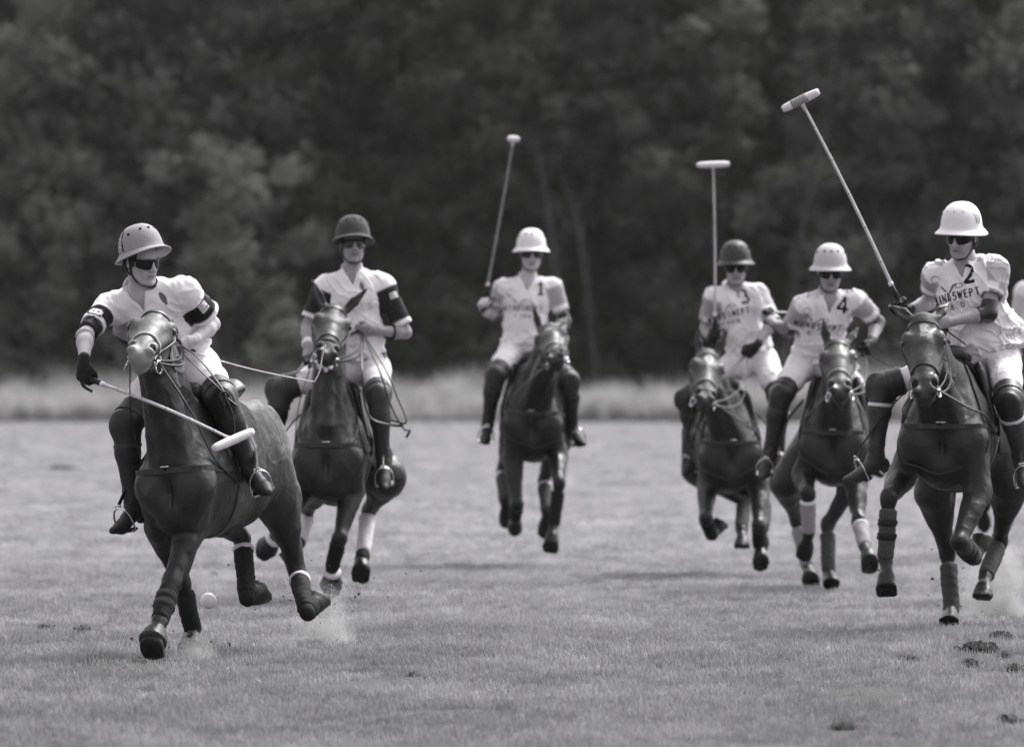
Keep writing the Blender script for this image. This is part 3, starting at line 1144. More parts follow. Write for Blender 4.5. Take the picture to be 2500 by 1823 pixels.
def hoof(s, F, T, l, f, u, show=None):
    a = nrm(T - F)
    p = f * np.dot(a, u) - u * np.dot(a, f)          # towards the heel
    p = perp(p, a) if np.linalg.norm(p) > .2 else perp(-f, a)
    nS = nrm(a * .95 - p * .25) if show else nrm(a * .80 + p * .60)      # the sole is set at an angle to the pastern
    sd = np.cross(a, p)
    Co = F + a * .105
    s.limb(F, Co, .034, .041, .036, .043, sd, .02)
    s.limb(Co - p * .004, T + p * .012 + a * .02, .049, .068, .049, .067, sd, .012, .03, .02)
    s.limb(Co + p * .016, T + p * .062 + a * .0, .043, .058, .038, .050, sd, .02, .03, .02)
    s.limb(T + nS * .002, T + nS * .09, .12, .12, .13, .13, sd, .004, .003, .02, op='s')
    s.limb(T + p * .05 + nS * -.006, T + p * .05 + nS * .03, .040, .04, .048, .05, sd, .004, .006, .02, op='s')

def ring(mb, c, ax, r, t, n=20, st=1.0, up=None):
    a = nrm(ax)
    e1 = perp(up if up is not None else (0.1, .2, 1), a)
    e2 = np.cross(a, e1)
    pts = [c + e1 * r * st * math.cos(i * 2 * math.pi / n) + e2 * r * math.sin(i * 2 * math.pi / n) for i in range(n + 1)]
    mb.tube(pts, t, 6)

def wrap(K, F, r0, r1, t0, t1, ridges, l, n=22, m=26, bulge=.0, seed=0):
    """Leg wrap: a wound tube with ridges along a leg bone; returns an MB."""
    mb = MB()
    ax = nrm(F - K)
    e1 = perp(l, ax)
    e2 = np.cross(ax, e1)
    rings = []
    a = np.arange(n) * 2 * math.pi / n
    r_ = np.random.default_rng(seed)
    ph = r_.uniform(0, 6)
    for i in range(m + 1):
        t = i / m
        p = lerp(K, F, t0 + (t1 - t0) * t)
        if i in (1, m - 1) and m > 6:
            p = p + ax * .004 * math.sin(ph)
        r = (r0 + (r1 - r0) * t) + bulge * math.sin(math.pi * t)
        rr = r + .0042 * np.abs(np.sin((t * ridges + a / 6.283) * math.pi + ph)) ** .6 + .0018 * np.sin(3 * a + t * 9 + ph) + .0012 * np.sin(7 * a - t * 23)
        if i in (0, m):
            rr = rr * 0 + (.036 if m > 6 else r - .006)
        elif i in (1, m - 1) and m > 6:
            rr = rr * .97
        rings.append(p + rr[:, None] * (np.cos(a)[:, None] * e1 + 1.12 * np.sin(a)[:, None] * e2))
    mb.rings(rings)
    return mb

def tack(hz, S):
    o, bvh, Hd, W = hz.obj, hz.bvh, hz.H, hz.W
    f, l, u, n, h, sd = hz.f, hz.l, hz.u, hz.hn, hz.hh, hz.hs
    lea = S.get('leather', M_LEATHER)
    nbm = S.get('noseband', lea)
    # noseband, browband, cheek straps, throat latch, bits
    mb = MB()
    p, nn = loop_on(bvh, Hd(0, -.075, .385), h, n, 44, R=.17, off=.002, tilt=-.02)
    mb.strap(p, nn, .030, .006)
    nb = mb.build('noseband', nbm, o)
    if S.get('drop'):
        mb = MB()
        p, nn = loop_on(bvh, Hd(0, -.07, .455), h, n, 44, R=.15, off=.003, tilt=-.02)
        mb.tube(p, .0075, 7)
        mb.build('noseband', nbm, o)
    mb = MB()
    p, nn = loop_on(bvh, Hd(0, -.095, .045), h, n, 30, -1.9, 1.9, R=.22, off=.003, tilt=.015)
    mb.strap(p, nn, .028, .006)
    mb.build('browband', S.get('browband', lea), o)
    hz.bits = []
    for q in (-1, 1):
        c = [Hd(q * .115, -.115, .05), Hd(q * .115, -.10, .15), Hd(q * .10, -.105, .28), Hd(q * .08, -.098, .40), Hd(q * .072, -.10, .475)]
        pts, nn = [], []
        for w in curve(c, 5):
            a, b = snap(bvh, w, .004)
            pts.append(a)
            nn.append(b)
        mb = MB()
        mb.strap(pts, nn, .018, .005)
        mb.build('cheek_strap', lea, o)
        bq = S.get('bitpos', (.078, -.098, .49))
        bc = Hd(q * bq[0], bq[1], bq[2])
        bc, bn = snap(bvh, bc, .012)
        mb = MB()
        ring(mb, bc - h * .0 + h * .01, sd * q + n * .35, S.get('ring', .036), .0045, 22, S.get('ringst', 1.0), h)
        mb.tube([bc - sd * q * .03, bc + sd * q * .014], .006, 8)
        if S.get('ring', .036) > .05:
            mb.tube([bc + n * .0 - h * .06, bc + h * .07], .003, 6)
        mb.build('bit', M_STEEL, o)
        hz.bits.append(bc)
    mb = MB()
    p, nn = loop_on(bvh, Hd(0, -.15, .20), nrm(h * .8 - n * .0 - n * .45), n, 40, 1.2, 2 * math.pi - 1.2, R=.30, off=.004)
    if len(p) > 6:
        mb.strap(p, nn, .014, .004)
        mb.build('throat_latch', lea, o)
    # neck strap and breastplate
    mb = MB()
    na = nrm(Hd(0, -.15, .06) - W(.5, 0, 1.24))
    p, nn = loop_on(bvh, W(.50, 0, 1.22), nrm(na * .62 + f * .5), u, 50, R=.42, off=.004)
    if len(p) > 10 and S.get('neckstrap', True):
        mb.strap(p, nn, .018, .005)
        mb.build('neck_strap', lea, o)
    mb = MB()
    p, nn = loop_on(bvh, W(.28, 0, 1.10), u, f, 44, -1.75, 1.75, R=.8, off=.004)
    if len(p) > 10:
        mb.strap(p, nn, .036, .006)
        mb.build('breastplate', lea, o)
    mb = MB()
    pts, nn = [], []
    for t in np.linspace(0, 1, 14):
        a, b = cast(bvh, W(.60, 0, 1.12 - .24 * t), -f, .006)
        pts.append(a)
        nn.append(b)
    mb.strap(pts, nn, .016, .004)
    mb.build('martingale', lea, o)
    mb = MB()
    for q in (-.028, .028):
        a, b = cast(bvh, W(.60, q, 1.12), -f, .014)
        if q < 0:
            a0 = a
        else:
            mb.tube([a0, lerp(a0, a, .5) + f * .004, a], .005, 6)
    mb.build('buckle', M_STEEL, o)
    # draw reins from the girth to the bits
    for q, b0 in zip((-1, 1), hz.bits):
        g0 = cast(bvh, W(.20, q * .8, 1.02), -l * q, .012, 1.0)[0]
        m0 = cast(bvh, W(.50, q * .8, 1.16), -l * q, .018, 1.0)[0]
        mb = MB()
        pts = curve([g0, m0, lerp(m0, b0, .5) + l * q * .03 - u * .02, b0], 7)
        mb.tube(pts, .0095, 6, up=[l * q] * len(pts), flat=.35)
        mb.build('draw_rein', lea, o)
    mb = MB()
    p, nn = loop_on(bvh, W(.13, 0, 1.14), f, u, 50, R=.75, off=.004)
    mb.strap(p, nn, .085, .008)
    mb.build('girth', S.get('girth', M_LEATHER), o)
    # saddle pad and saddle
    rel = (hz.co - hz.O) / hz.sc
    lf, ll, lu = rel @ f, rel @ l, rel @ u
    low = 1.06 - .10 * np.clip((.1 - lf) / .4, 0, 1)
    keep = (lf > S.get('padback', -.30)) & (lf < .22) & (lu > low) & (np.abs(ll) < .34)
    pad = patch(hz.co, hz.fa, keep, .006, .012, 'saddle_pad', S.get('pad', M_PAD), o)
    sv = Sculpt()
    sv.limb(W(.24, 0, 1.545), W(.0, 0, 1.525), .075, .12, .05, .045, l, .04)
    sv.limb(W(.0, 0, 1.525), W(-.26, 0, 1.57), .12, .15, .045, .05, l, .04)
    sv.limb(W(.25, -.06, 1.54), W(.25, .06, 1.54), .045, .045, .045, .045, f, .03)
    sv.limb(W(-.27, -.1, 1.57), W(-.27, .1, 1.57), .035, .035, .05, .05, f, .04)
    for q in (-1, 1):
        sv.limb(W(.10, q * .17, 1.48), W(.12, q * .258, 1.14), .022, .018, .17, .15, l, .03)
        sv.limb(W(.02, q * .15, 1.48), W(-.02, q * .27, 1.20), .03, .022, .16, .15, l, .04)
        sv.limb(W(.24, q * .18, 1.44), W(.24, q * .262, 1.18), .026, .018, .035, .03, l, .02)
    sc_, sf = sv.mesh(.013 * S.get('res', 1.0))
    make_obj('saddle', sc_, sf, S.get('saddle', M_SADDLE), o)
    # leg wraps and boots
    for key, J in hz.legs.items():
        w = S['wraps'].get(key)
        if not w:
            continue
        K, F, T = J[1], J[2], J[3]
        hind = key[0] == 'h'
        r0, r1 = (.051, .045) if hind else (.049, .044)
        wo = wrap(K, F, r0, r1, .17, w.get('end', 1.0), w.get('ridges', 7), l, seed=int(abs(K[0]) * 1000) % 50).build('leg_wrap', w['mat'], o)
        if w.get('top'):
            wrap(K, F, r0 + .004, r0 + .004, .16, .25, 1, l, m=4).build('wrap_band', w['top'], o)
        if w.get('straps'):
            for t in (.34, .56):
                wrap(K, F, r0 + .006, r0 + .005, t, t + .13, 1, l, m=5).build('boot_strap', w['straps'], o)
        if w.get('bell'):
            a = nrm(T - F)
            wrap(F, T, .046, .076, .28, .84, 2, l, m=10).build('overreach_boot', w['bell'], o)
            if w.get('cuff'):
                wrap(F, T, .053, .060, .12, .27, 1, l, m=4).build('boot_cuff', w['cuff'], o)
        if w.get('ball'):                            # the wrap carries on over the fetlock
            mb = MB()
            a0 = np.arange(18) * 2 * math.pi / 18
            e1 = perp(l, F - K)
            e2 = np.cross(nrm(F - K), e1)
            rg = []
            for i in range(1, 10):
                th = math.pi * i / 10
                rr_ = .0475 * math.sin(th) * (1 + .03 * math.sin(i * 2.1))
                rg.append(F - nrm(F - K) * .060 * math.cos(th) + rr_ * (np.cos(a0)[:, None] * e1 + 1.08 * np.sin(a0)[:, None] * e2))
            mb.rings(rg)
            mb.build('fetlock_wrap', w['mat'], o)
        if w.get('sock'):
            wrap(F, T, .045, .044, .0, .45, 1, l, m=6).build('pastern_wrap', w['sock'], o)
# ------------------------------------------------------------------ materials of horses, tack and clothes
M_EYE = mat('eye_dark', .012, .08, .6)
M_LEATHER = mat('tack_leather', .022, .42, .4, 30, .25, .0006, 90)
M_LEATHER_LIGHT = mat('tack_leather_light', .11, .5, .4, 30, .2, .0006, 90)
M_SADDLE = mat('saddle_leather', .020, .34, .5, 14, .25, .0008, 70)
M_PAD = mat('saddle_pad_dark', .03, .85, .1, 40, .2, .004, 45)
M_PAD_GREY = mat('saddle_pad_quilted', .075, .9, .1, 40, .2, .006, 34)
M_STEEL = mat('polished_steel', .72, .18, .5, metal=1.0)
M_SKIN = mat('skin', .44, .62, .25, 35, .05, .0006, 160, attr='tone')
M_SKIN_TAN = mat('skin_tanned', .32, .62, .25, 35, .06, .0006, 160, attr='tone')
M_HAIR = mat('dark_hair', .022, .45, .4, 60, .4, .003, 70)
M_BLACK = mat('black_webbing', .010, .6, .3)
M_BLACK_GLOSS = mat('black_moulded_plastic', .012, .25, .5, 20, .2, .0008, 30)
M_WHITE = mat('white_print', .78, .6, .2)
M_LENS = mat('dark_lens', .008, .14, .3)
M_LENS_MIRROR = mat('mirror_lens', .03, .10, .5, 22, .9, metal=.25, aniso=(3, 1, .3))
M_JERSEY = mat('white_jersey', .83, .85, .15, 30, .03, .0012, 130, attr='tone', sheen=.1)
M_BREECH = mat('white_breeches', .83, .85, .15, 20, .03, .0012, 110, sheen=.1)
M_BOOT = mat('boot_leather', .022, .6, .35, 18, .3, .001, 60)
M_BOOT_BROWN = mat('boot_leather_brown', .05, .6, .35, 18, .3, .001, 60)
M_GUARD = mat('knee_guard_leather', .022, .45, .4, 16, .25, .001, 60)
M_GUARD_GREY = mat('knee_guard_grey', .05, .55, .3, 16, .25, .001, 60)
M_GUARDSTRAP = mat('guard_strap_leather', .035, .45, .4)
M_WHITESTRAP = mat('white_strap', .70, .6, .3)
M_GLOVE = mat('black_glove', .014, .6, .25, 40, .3, .001, 90)
M_GLOVE_WHITE = mat('white_glove', .60, .8, .2, 40, .1, .001, 90)
M_INK = mat('jersey_ink', .016, .8, .2)
M_INK_FAINT = mat('jersey_ink_faint', .62, .8, .2)
M_INK_GREY = mat('jersey_ink_grey', .17, .8, .2)
M_WRAP_BLACK = mat('wrap_black', .014, .8, .2, 50, .25, .0018, 120)
M_WRAP_GREY = mat('wrap_grey', .13, .85, .2, 50, .2, .0018, 120)
M_WRAP_DARK = mat('wrap_dark_grey', .06, .85, .2, 50, .2, .0018, 120)
M_WRAP_WHITE = mat('wrap_white', .68, .85, .2, 50, .06, .0018, 120)
M_WRAP_PALE = mat('wrap_pale_grey', .30, .85, .2, 50, .15, .0018, 120)
M_BELL = mat('rubber_boot', .018, .4, .4, 20, .3, .001, 60)
M_CANE = mat('mallet_cane', .55, .45, .4, 25, .12, .0006, 60)
M_CANE_DARK = mat('mallet_cane_dark', .22, .45, .4, 25, .2, .0006, 60)
M_MALLET = mat('mallet_wood', .74, .5, .35, 12, .06, .0006, 60, aniso=(1, 6, 6))
M_MALLET_BAND = mat('mallet_band', .28, .5, .35)
M_HELM_GREY = mat('helmet_grey_cloth', .30, .75, .2, 60, .06, .0006, 300, sheen=.15)
M_HELM_DARK = mat('helmet_dark_cloth', .058, .8, .2, 60, .08, .0006, 300, sheen=.15)
M_HELM_BROWN = mat('helmet_dark_shell', .040, .5, .35, 60, .08, .0005, 200)
M_HELM_PALE = mat('helmet_pale_cloth', .55, .75, .2, 60, .04, .0006, 300, sheen=.1)
M_HELM_WHITE = mat('helmet_white', .80, .6, .25, 60, .02, .0005, 300)
CO_1 = coat_mat('coat_bay', 0.0211)
CO_2 = coat_mat('coat_dark_bay', 0.0164)
CO_3 = coat_mat('coat_black_bay', 0.0109)
CO_4 = coat_mat('coat_liver', 0.0179)
CO_5 = coat_mat('coat_brown', 0.0195)
CO_6 = coat_mat('coat_seal_bay', 0.0187)
# ------------------------------------------------------------------ riders
class Rider:
    pass

def hand_prims(s, Wr, w, g, right, grow=0.0, grip=True, k=.006):
    """Hand from the wrist Wr towards w; g points out of the thumb side. Closed round a rod that runs along g, or loosely curled."""
    w = nrm(w)
    g = perp(g, w)
    n = np.cross(g, w) if right else np.cross(w, g)
    R = grow
    s.limb(Wr - w * .03, Wr + w * .03, .029 + R, .034 + R, .022 + R, .021 + R, g, .015)
    s.limb(Wr + w * .025, Wr + w * .075, .036 + R, .041 + R, .018 + R, .016 + R, g, .015)
    s.limb(Wr + w * .03 + g * .022 + n * .008, Wr + w * .055 + g * .026 + n * .012, .017 + R, .014 + R, .017 + R, .014 + R, g, .015)
    angs = (62, 148, 225) if grip else (40, 85, 120)
    for off, sc, r in ((.030, .95, .0092), (.010, 1.05, .0096), (-.010, 1.0, .0092), (-.029, .82, .0082)):
        p = Wr + w * (.088 - abs(off - .008) * .18) + g * off
        s.limb(Wr + w * .05 + g * off * .8, p, .011 + R, .0105 + R, .011 + R, .0105 + R, g, k)
        for L, a in zip((.044, .028, .021), angs):
            a = math.radians(a)
            q = p + (w * math.cos(a) + n * math.sin(a)) * L * sc
            s.limb(p, q, r + R, r * .93 + R, r + R, r * .93 + R, g, k * .6)
            p, r = q, r * .93
    t0 = Wr + w * .028 + g * .026 + n * .008
    t1 = Wr + w * .058 + g * .047 + n * .026
    t2 = t1 + (w * .55 - g * .25 + n * .8) * .030
    t3 = t2 + (w * .30 - g * .75 + n * .6) * .024
    s.limb(t0, t1, .015 + R, .0125 + R, .015 + R, .0125 + R, g, .012)
    s.limb(t1, t2, .0122 + R, .011 + R, .0122 + R, .011 + R, g, k)
    s.limb(t2, t3, .011 + R, .009 + R, .011 + R, .009 + R, g, k)
    return Wr + w * .078 + n * .030      # middle of the grip

def head_prims(s, Hc, sd, f, u, narrow=1.0):
    def Q(a, b, c):
        return Hc + sd * a * narrow + f * b + u * c
    s.blob(Q(0, -.012, .036), sd, f, u, .074 * narrow, .094, .080, .02)
    s.blob(Q(0, .022, -.030), sd, f, u, .061 * narrow, .064, .088, .03)
    for q in (-1, 1):
        s.limb(Q(q * .055, -.004, -.055), Q(q * .030, .052, -.102), .018, .018, .020, .018, u, .025)
        s.blob(Q(q * .043, .058, -.026), sd, f, u, .020, .018, .016, .022)
        s.limb(Q(q * .012, .086, .016), Q(q * .040, .070, .018), .010, .010, .010, .010, u, .016)
        s.blob(Q(q * .031, .090, .000), sd, f, u, .015, .012, .010, .010, 's')
        s.blob(Q(q * .031, .074, .000), sd, f, u, .013, .011, .011, .006)
        s.blob(Q(q * .014, .094, -.037), sd, f, u, .0085, .011, .0085, .006)
        s.blob(Q(q * .007, .101, -.044), sd, f, u, .0035, .005, .003, .003, 's')
        e = Q(q * .074, -.008, -.008)
        ef = nrm(f * .8 + sd * q * .9)
        s.blob(e, nrm(np.cross(ef, u)), ef, nrm(u - f * .2), .020, .009, .033, .008)
        s.blob(e + ef * .011 + f * .003, nrm(np.cross(ef, u)), ef, u, .011, .008, .019, .005, 's')
        s.blob(Q(q * .028, .070, -.060), sd, f, u, .014, .012, .022, .02)
    s.limb(Q(0, .083, .012), Q(0, .106, -.030), .0085, .0115, .012, .013, sd, .012)
    s.blob(Q(0, .110, -.036), sd, f, u, .0125, .011, .0105, .008)
    s.blob(Q(0, .082, -.055), sd, f, u, .014, .008, .012, .012)
    s.limb(Q(-.018, .080, -.066), Q(.018, .080, -.066), .0065, .0065, .0095, .0095, u, .008)
    s.limb(Q(-.015, .079, -.080), Q(.015, .079, -.080), .0078, .0078, .0100, .0100, u, .008)
    s.limb(Q(-.023, .090, -.0725), Q(.023, .090, -.0725), .0022, .0022, .008, .008, u, .004, op='s')
    s.blob(Q(0, .074, -.108), sd, f, u, .022, .019, .017, .02)
    return Q

def build_rider(S, hz):
    r = Rider()
    d = S['d']
    res = S.get('res', 1.0)
    P = at(*S['pelvis'], d)
    N = chain(P, *S['neck'], .50, S.get('lean', -1))
    Hc = chain(N, *S['head'], .17, S.get('hsgn', -1))
    RS = chain(N, *S['RS'][:2], .195, S['RS'][2] if len(S['RS']) > 2 else -1)
    LS = chain(N, *S['LS'][:2], .195, S['LS'][2] if len(S['LS']) > 2 else -1)
    J = {}
    for q in 'RL':
        sh = RS if q == 'R' else LS
        g = S[q + 'E']
        E = chain(sh, *g[:2], .295, g[2] if len(g) > 2 else 1)
        g = S[q + 'W']
        Wr = chain(E, *g[:2], .255, g[2] if len(g) > 2 else -1)
        g = S[q + 'H']
        Kn = chain(Wr, *g[:2], .095, g[2] if len(g) > 2 else -1)
        J[q] = [sh, E, Wr, Kn]
    f = np.cross(perp(LS - RS, N - P), nrm(N - P))
    l = perp(LS - RS, N - P)
    u = nrm(N - P)
    hl = perp(lerp(l, hz.l, .7), hz.u)
    for q, sg in (('R', -1), ('L', 1)):
        hip = P + hl * sg * .095 - hz.u * .03
        g = S[q + 'K']
        K = chain(hip, *g[:2], .45, g[2] if len(g) > 2 else -1)
        g = S[q + 'A']
        A = chain(K, *g[:2], .42, g[2] if len(g) > 2 else 1)
        g = S[q + 'T']
        T = chain(A, *g[:2], .22, g[2] if len(g) > 2 else -1)
        J[q] += [hip, K, A, T]
    r.J, r.P, r.N, r.Hc, r.f, r.l, r.u = J, P, N, Hc, f, l, u
    # head frame
    ya, pi_, ro = (math.radians(a) for a in S['face'])    # yaw: + turns to the picture's right; pitch: + looks down; roll
    hf = V(math.sin(ya) * math.cos(pi_), -math.cos(ya) * math.cos(pi_), -math.sin(pi_))
    hu = perp(V(0, 0, 1), hf)
    hs = np.cross(hu, hf)
    hs, hu = hs * math.cos(ro) + hu * math.sin(ro), hu * math.cos(ro) - hs * math.sin(ro)
    hs, hf, hu = nrm(hs), nrm(hf), nrm(hu)
    # ---- body: one continuous figure
    s = Sculpt()
    Q = head_prims(s, Hc, hs, hf, hu, S.get('narrow', 1.0))
    r.Q, r.hs, r.hf, r.hu = Q, hs, hf, hu
    s.limb(N - u * .03, Q(0, -.025, -.055), .057, .051, .056, .052, l, .025)
    for q in (-1, 1):
        s.limb(N + f * .045 + l * q * .018, Q(q * .055, -.02, -.05), .014, .015, .014, .015, l, .02)
    s.limb(N - u * .045, RS - u * .02, .035, .04, .04, .045, f, .02)
    s.limb(N - u * .045, LS - u * .02, .035, .04, .04, .045, f, .02)
    s.limb(lerp(P, N, .45), lerp(P, N, .9), .12, .14, .085, .09, l, .05)
    s.limb(P, lerp(P, N, .45), .13, .11, .09, .08, l, .05)
    r.grip = {}
    for q in 'RL':
        sh, E, Wr, Kn = J[q][:4]
        mid = lerp(sh, E, .45)
        s.limb(sh, mid, .050, .049, .052, .050, f, .03)
        s.limb(mid, E, .049, .037, .050, .040, f, .02)
        m2 = lerp(E, Wr, .28)
        s.limb(E, m2, .038, .045, .040, .043, f, .02)
        s.limb(m2, Wr, .045, .027, .043, .024, f, .02)
        ax = S.get(q + 'grip', (1, 0, 0) if q == 'R' else (-.6, -.5, .5))
        if q in r.grip:
            continue
        r.grip[q] = (hand_prims(s, Wr, Kn - Wr, ax, q == 'R'), perp(ax, Kn - Wr))
        hip, K, A, T = J[q][4:]
        s.limb(hip, K, .07, .045, .07, .045, l, .03)
        s.limb(K, A, .045, .032, .045, .032, l, .02)
        s.limb(A, lerp(A, T, .55) + perp(A - K, T - A) * .03, .026, .018, .026, .016, l, .015)
    hb = [Q(a, b, c) for a in (-.1, .1) for b in (-.12, .13) for c in (-.16, .13)]
    boxes = [(np.min(hb, 0), np.max(hb, 0))]
    for q in 'RL':
        w = J[q][2]
        c = (J[q][2] + J[q][3]) / 2
        boxes.append((c - .095, c + .095))
    co, fa = s.mesh(.010 * res, boxes, .0048 * res)
    co = relax(co, fa, 1, .35)
    tone = np.ones(len(co))
    rel = co - Hc
    a, b, c = rel @ hs, rel @ hf, rel @ hu
    brow = (np.abs(np.abs(a) - .028) < .016) & (np.abs(c - .020) < .005) & (b > .06)
    cleft = (np.abs(a) < .022) & (b > .06) & (np.abs(c + .0725) < .0032)
    lips = (np.abs(a) < .024) & (b > .06) & (c > -.088) & (c < -.060)
    tone = np.where(lips, .74, tone)
    tone = np.where(brow, .35, np.where(cleft, .25, tone))
    if S.get('stubble'):
        tone = np.where((b > .02) & (c < -.045) & ~lips, 1 - S['stubble'] * (.8 + .4 * noise3(co * 90)), tone)
    tone *= 1 + .06 * noise3(co * 22)
    body = make_obj('person', co, fa, S.get('skin', M_SKIN), None, (P[0], P[1], P[2]), {'tone': tone})
    tag(body, S['label'], 'person', 'polo players on horseback')
    r.obj = body
    r.bvh = bvh_of(co, fa)
    # ---- hair
    hs_ = Sculpt()
    hs_.blob(Q(0, -.022, .034), hs, hf, hu, .082, .098, .086, .02)
    hs_.blob(Q(0, -.060, -.030), hs, hf, hu, .066, .052, .060, .03)
    for q in (-1, 1):
        hs_.limb(Q(q * .073, -.030, .0), Q(q * .066, -.045, -.06), .012, .010, .03, .02, hs, .02)
        hs_.limb(Q(q * .074, .014, .03), Q(q * .071, .012, -.025), .008, .005, .016, .008, hs, .01)
    for i in range(S.get('curls', 0)):
        t = i / max(S['curls'] - 1, 1) * 2 - 1
        hs_.limb(Q(t * .07, -.085 + .03 * abs(t), -.03), Q(t * .085 + .01 * math.sin(i * 5), -.112 + .05 * abs(t), -.075 - .014 * math.sin(i * 3)), .014, .006, .014, .006, hs, .01)
    hs_.blob(Q(0, .075, .02), hs, hf, hu, .085, .055, .034, .015, 's')
    hs_.limb(Q(0, .06, -.2), Q(0, .06, .02), .068, .068, .05, .05, hs, .01, op='s')
    hc, hfa = hs_.mesh(.008 * res)
    hc = hc + vnormals(hc, hfa) * (noise3(hc * V(60, 60, 18)) * .005)[:, None]
    make_obj('hair', hc, hfa, S.get('hair', M_HAIR), body)
    helmet(r, S, body)
    clothes(r, S, hz, body, res)
    return r

def helmet(r, S, body):
    Q0, hs, hf, hu = r.Q, r.hs, r.hf, r.hu
    t = math.radians(S.get('htilt', 6))            # front edge tipped up
    f2 = hf * math.cos(t) + hu * math.sin(t)
    u2 = hu * math.cos(t) - hf * math.sin(t)
    c0 = Q0(0, -.006, S.get('hup', .056))
    hk = S.get('hscale', 1.0)
    def Q(a, b, c):
        return c0 + hs * a + f2 * b + u2 * c
    prof = [(0, .142), (.022, .1412), (.045, .137), (.066, .127), (.086, .110), (.102, .086), (.112, .060), (.117, .034), (.119, .014), (.120, .004), (.123, -.003),
            (.130, -.010), (.140, -.018), (.149, -.026), (.153, -.030), (.152, -.034), (.147, -.0335), (.136, -.024), (.122, -.014), (.111, -.008), (.106, .02), (.100, .07), (.08, .105), (.04, .13), (0, .135)]
    n = 56
    a = np.arange(n) * 2 * math.pi / n
    rings = []
    for (rr, z) in prof:
        fx, fy = np.cos(a), np.sin(a)              # fy > 0 is the front
        rr, z = rr * hk, z * hk
        rx = rr * .955
        br = max(0, (rr / hk - .12) / .033)
        ry = rr * (1.10 + .07 * br * (fy > .2) * fy)
        zz = z - (.010 * br * np.abs(fx) ** 2) + .006 * br * (fy > 0) * fy
        rings.append(c0 + (fx * rx)[:, None] * hs + (fy * ry)[:, None] * f2 + np.asarray(zz)[:, None] * u2)
    mb = MB()
    mb.rings(rings[::-1], True, True)
    hm = mb.build('helmet', S['helmet'], body)
    bv = bvh_of(np.concatenate(rings[::-1]), [q for q in mb.f if len(q) == 4])
    # seam where the brim meets the dome, vent rings, side strap
    mb = MB()
    pts = [c0 + hs * math.cos(x) * .1215 * hk * .96 + f2 * math.sin(x) * .1215 * hk * 1.105 + u2 * .0005 for x in np.linspace(0, 2 * math.pi, 49)]
    mb.tube(pts, .0022, 6)
    mb.build('brim_seam', S['helmet'], hm)
    for ang in S.get('vents', (60, 120, 20, 160, 90)):
        x = math.radians(ang)
        zz = .108 if ang not in (20, 160) else .07
        p = Q(math.cos(x) * .2, math.sin(x) * .22, zz + .05)
        hit = bv.ray_cast(Vector(p), Vector(nrm(Q(0, 0, .05) - p)), 1)
        if hit[0] is None:
            continue
        nn = nrm(p - Q(0, 0, .03))
        mb = MB()
        ring(mb, np.array(hit[0]) + nn * .001, nn, .0062, .0024, 14)
        mb.tube([np.array(hit[0]) - nn * .003, np.array(hit[0]) + nn * .0005], .0045, 10)
        mb.build('vent', S.get('ventm', M_BLACK), hm)
    if S.get('hstrap'):
        for q in (-1, 1):
            pts, nn = [], []
            for z in np.linspace(.118, .004, 9):
                p = Q(q * .2, -.012 - .04 * (z - .06), z)
                hit = bv.ray_cast(Vector(p), Vector(-hs * q), 1)
                if hit[0]:
                    pts.append(np.array(hit[0]) + hs * q * .001)
                    nn.append(hs * q)
            mb = MB()
            mb.strap(pts, nn, .009, .002)
            mb.build('helmet_strap', M_BLACK, hm)
            mb = MB()
            ring(mb, pts[4] + hs * q * .004, hs * q, .010, .0016, 14)
            mb.build('strap_ring', M_STEEL, hm)
    if S.get('logo'):
        for q, mk in S['logo']:
            mb = MB()
            for poly in mk:
                pts = []
                for (x, z) in poly:
                    b0 = .02 + x
                    p = Q(q * .25, b0, z)
                    hit = bv.ray_cast(Vector(p), Vector(-hs * q), 1)
                    if hit[0]:
                        pts.append(np.array(hit[0]) + hs * q * .0012)
                if len(pts) > 1:
                    mb.tube(pts, .0014, 5)
            mb.build('helmet_badge', M_BLACK if S.get('logodark', True) else M_WHITE, hm)
    # harness
    mb = MB()
    Qh = Q0
    for q in (-1, 1):
        pts = curve([Qh(q * .088, .005, .04), Qh(q * .082, .006, -.01), Qh(q * .076, .008, -.055), Qh(q * .052, .036, -.108), Qh(0, .072, -.134)], 5)
        pt, nn = [], []
        for p in pts:
            a_, b_ = snap(r.bvh, p, .003)
            pt.append(a_)
            nn.append(b_)
        mb.strap(pt, nn, .014, .003)
        pts = curve([Qh(q * .084, -.06, .0), Qh(q * .08, -.04, -.04), Qh(q * .071, .008, -.07)], 4)
        pt, nn = [], []
        for p in pts:
            a_, b_ = snap(r.bvh, p, .003)
            pt.append(a_)
            nn.append(b_)
        mb.strap(pt, nn, .011, .003)
    mb.build('chin_strap', M_BLACK, hm)
    if S.get('strap_end'):
        mb = MB()
        pts = curve([Qh(.058, .05, -.11), Qh(.062, .066, -.145), Qh(.045, .072, -.162), Qh(.070, .082, -.150)], 5)
        mb.strap(pts, [hf] * len(pts), .012, .002)
        mb.build('strap_end', M_BLACK, hm)
    # sunglasses: one curved shield with a nose notch
    W_, Hn = 26, 7
    mb = MB()
    rows = []
    for lay, off in ((0, 0.0), (1, .0035)):
        for j in range(Hn + 1):
            v = j / Hn
            row = []
            for i in range(W_ + 1):
                x = (i / W_ * 2 - 1)
                ang = x * 1.22
                top = .024 - .004 * x * x
                bot = -.031 + .012 * abs(x) ** 3 + .024 * math.exp(-(x / .15) ** 2)
                z = bot + (top - bot) * v
                rr = .083 + off
                row.append(Q0(math.sin(ang) * rr * .94, .012 + math.cos(ang) * (rr + .004) - .004 * v, z - .001))
            rows.append(np.array(row))
    m = W_ + 1
    fcs = []
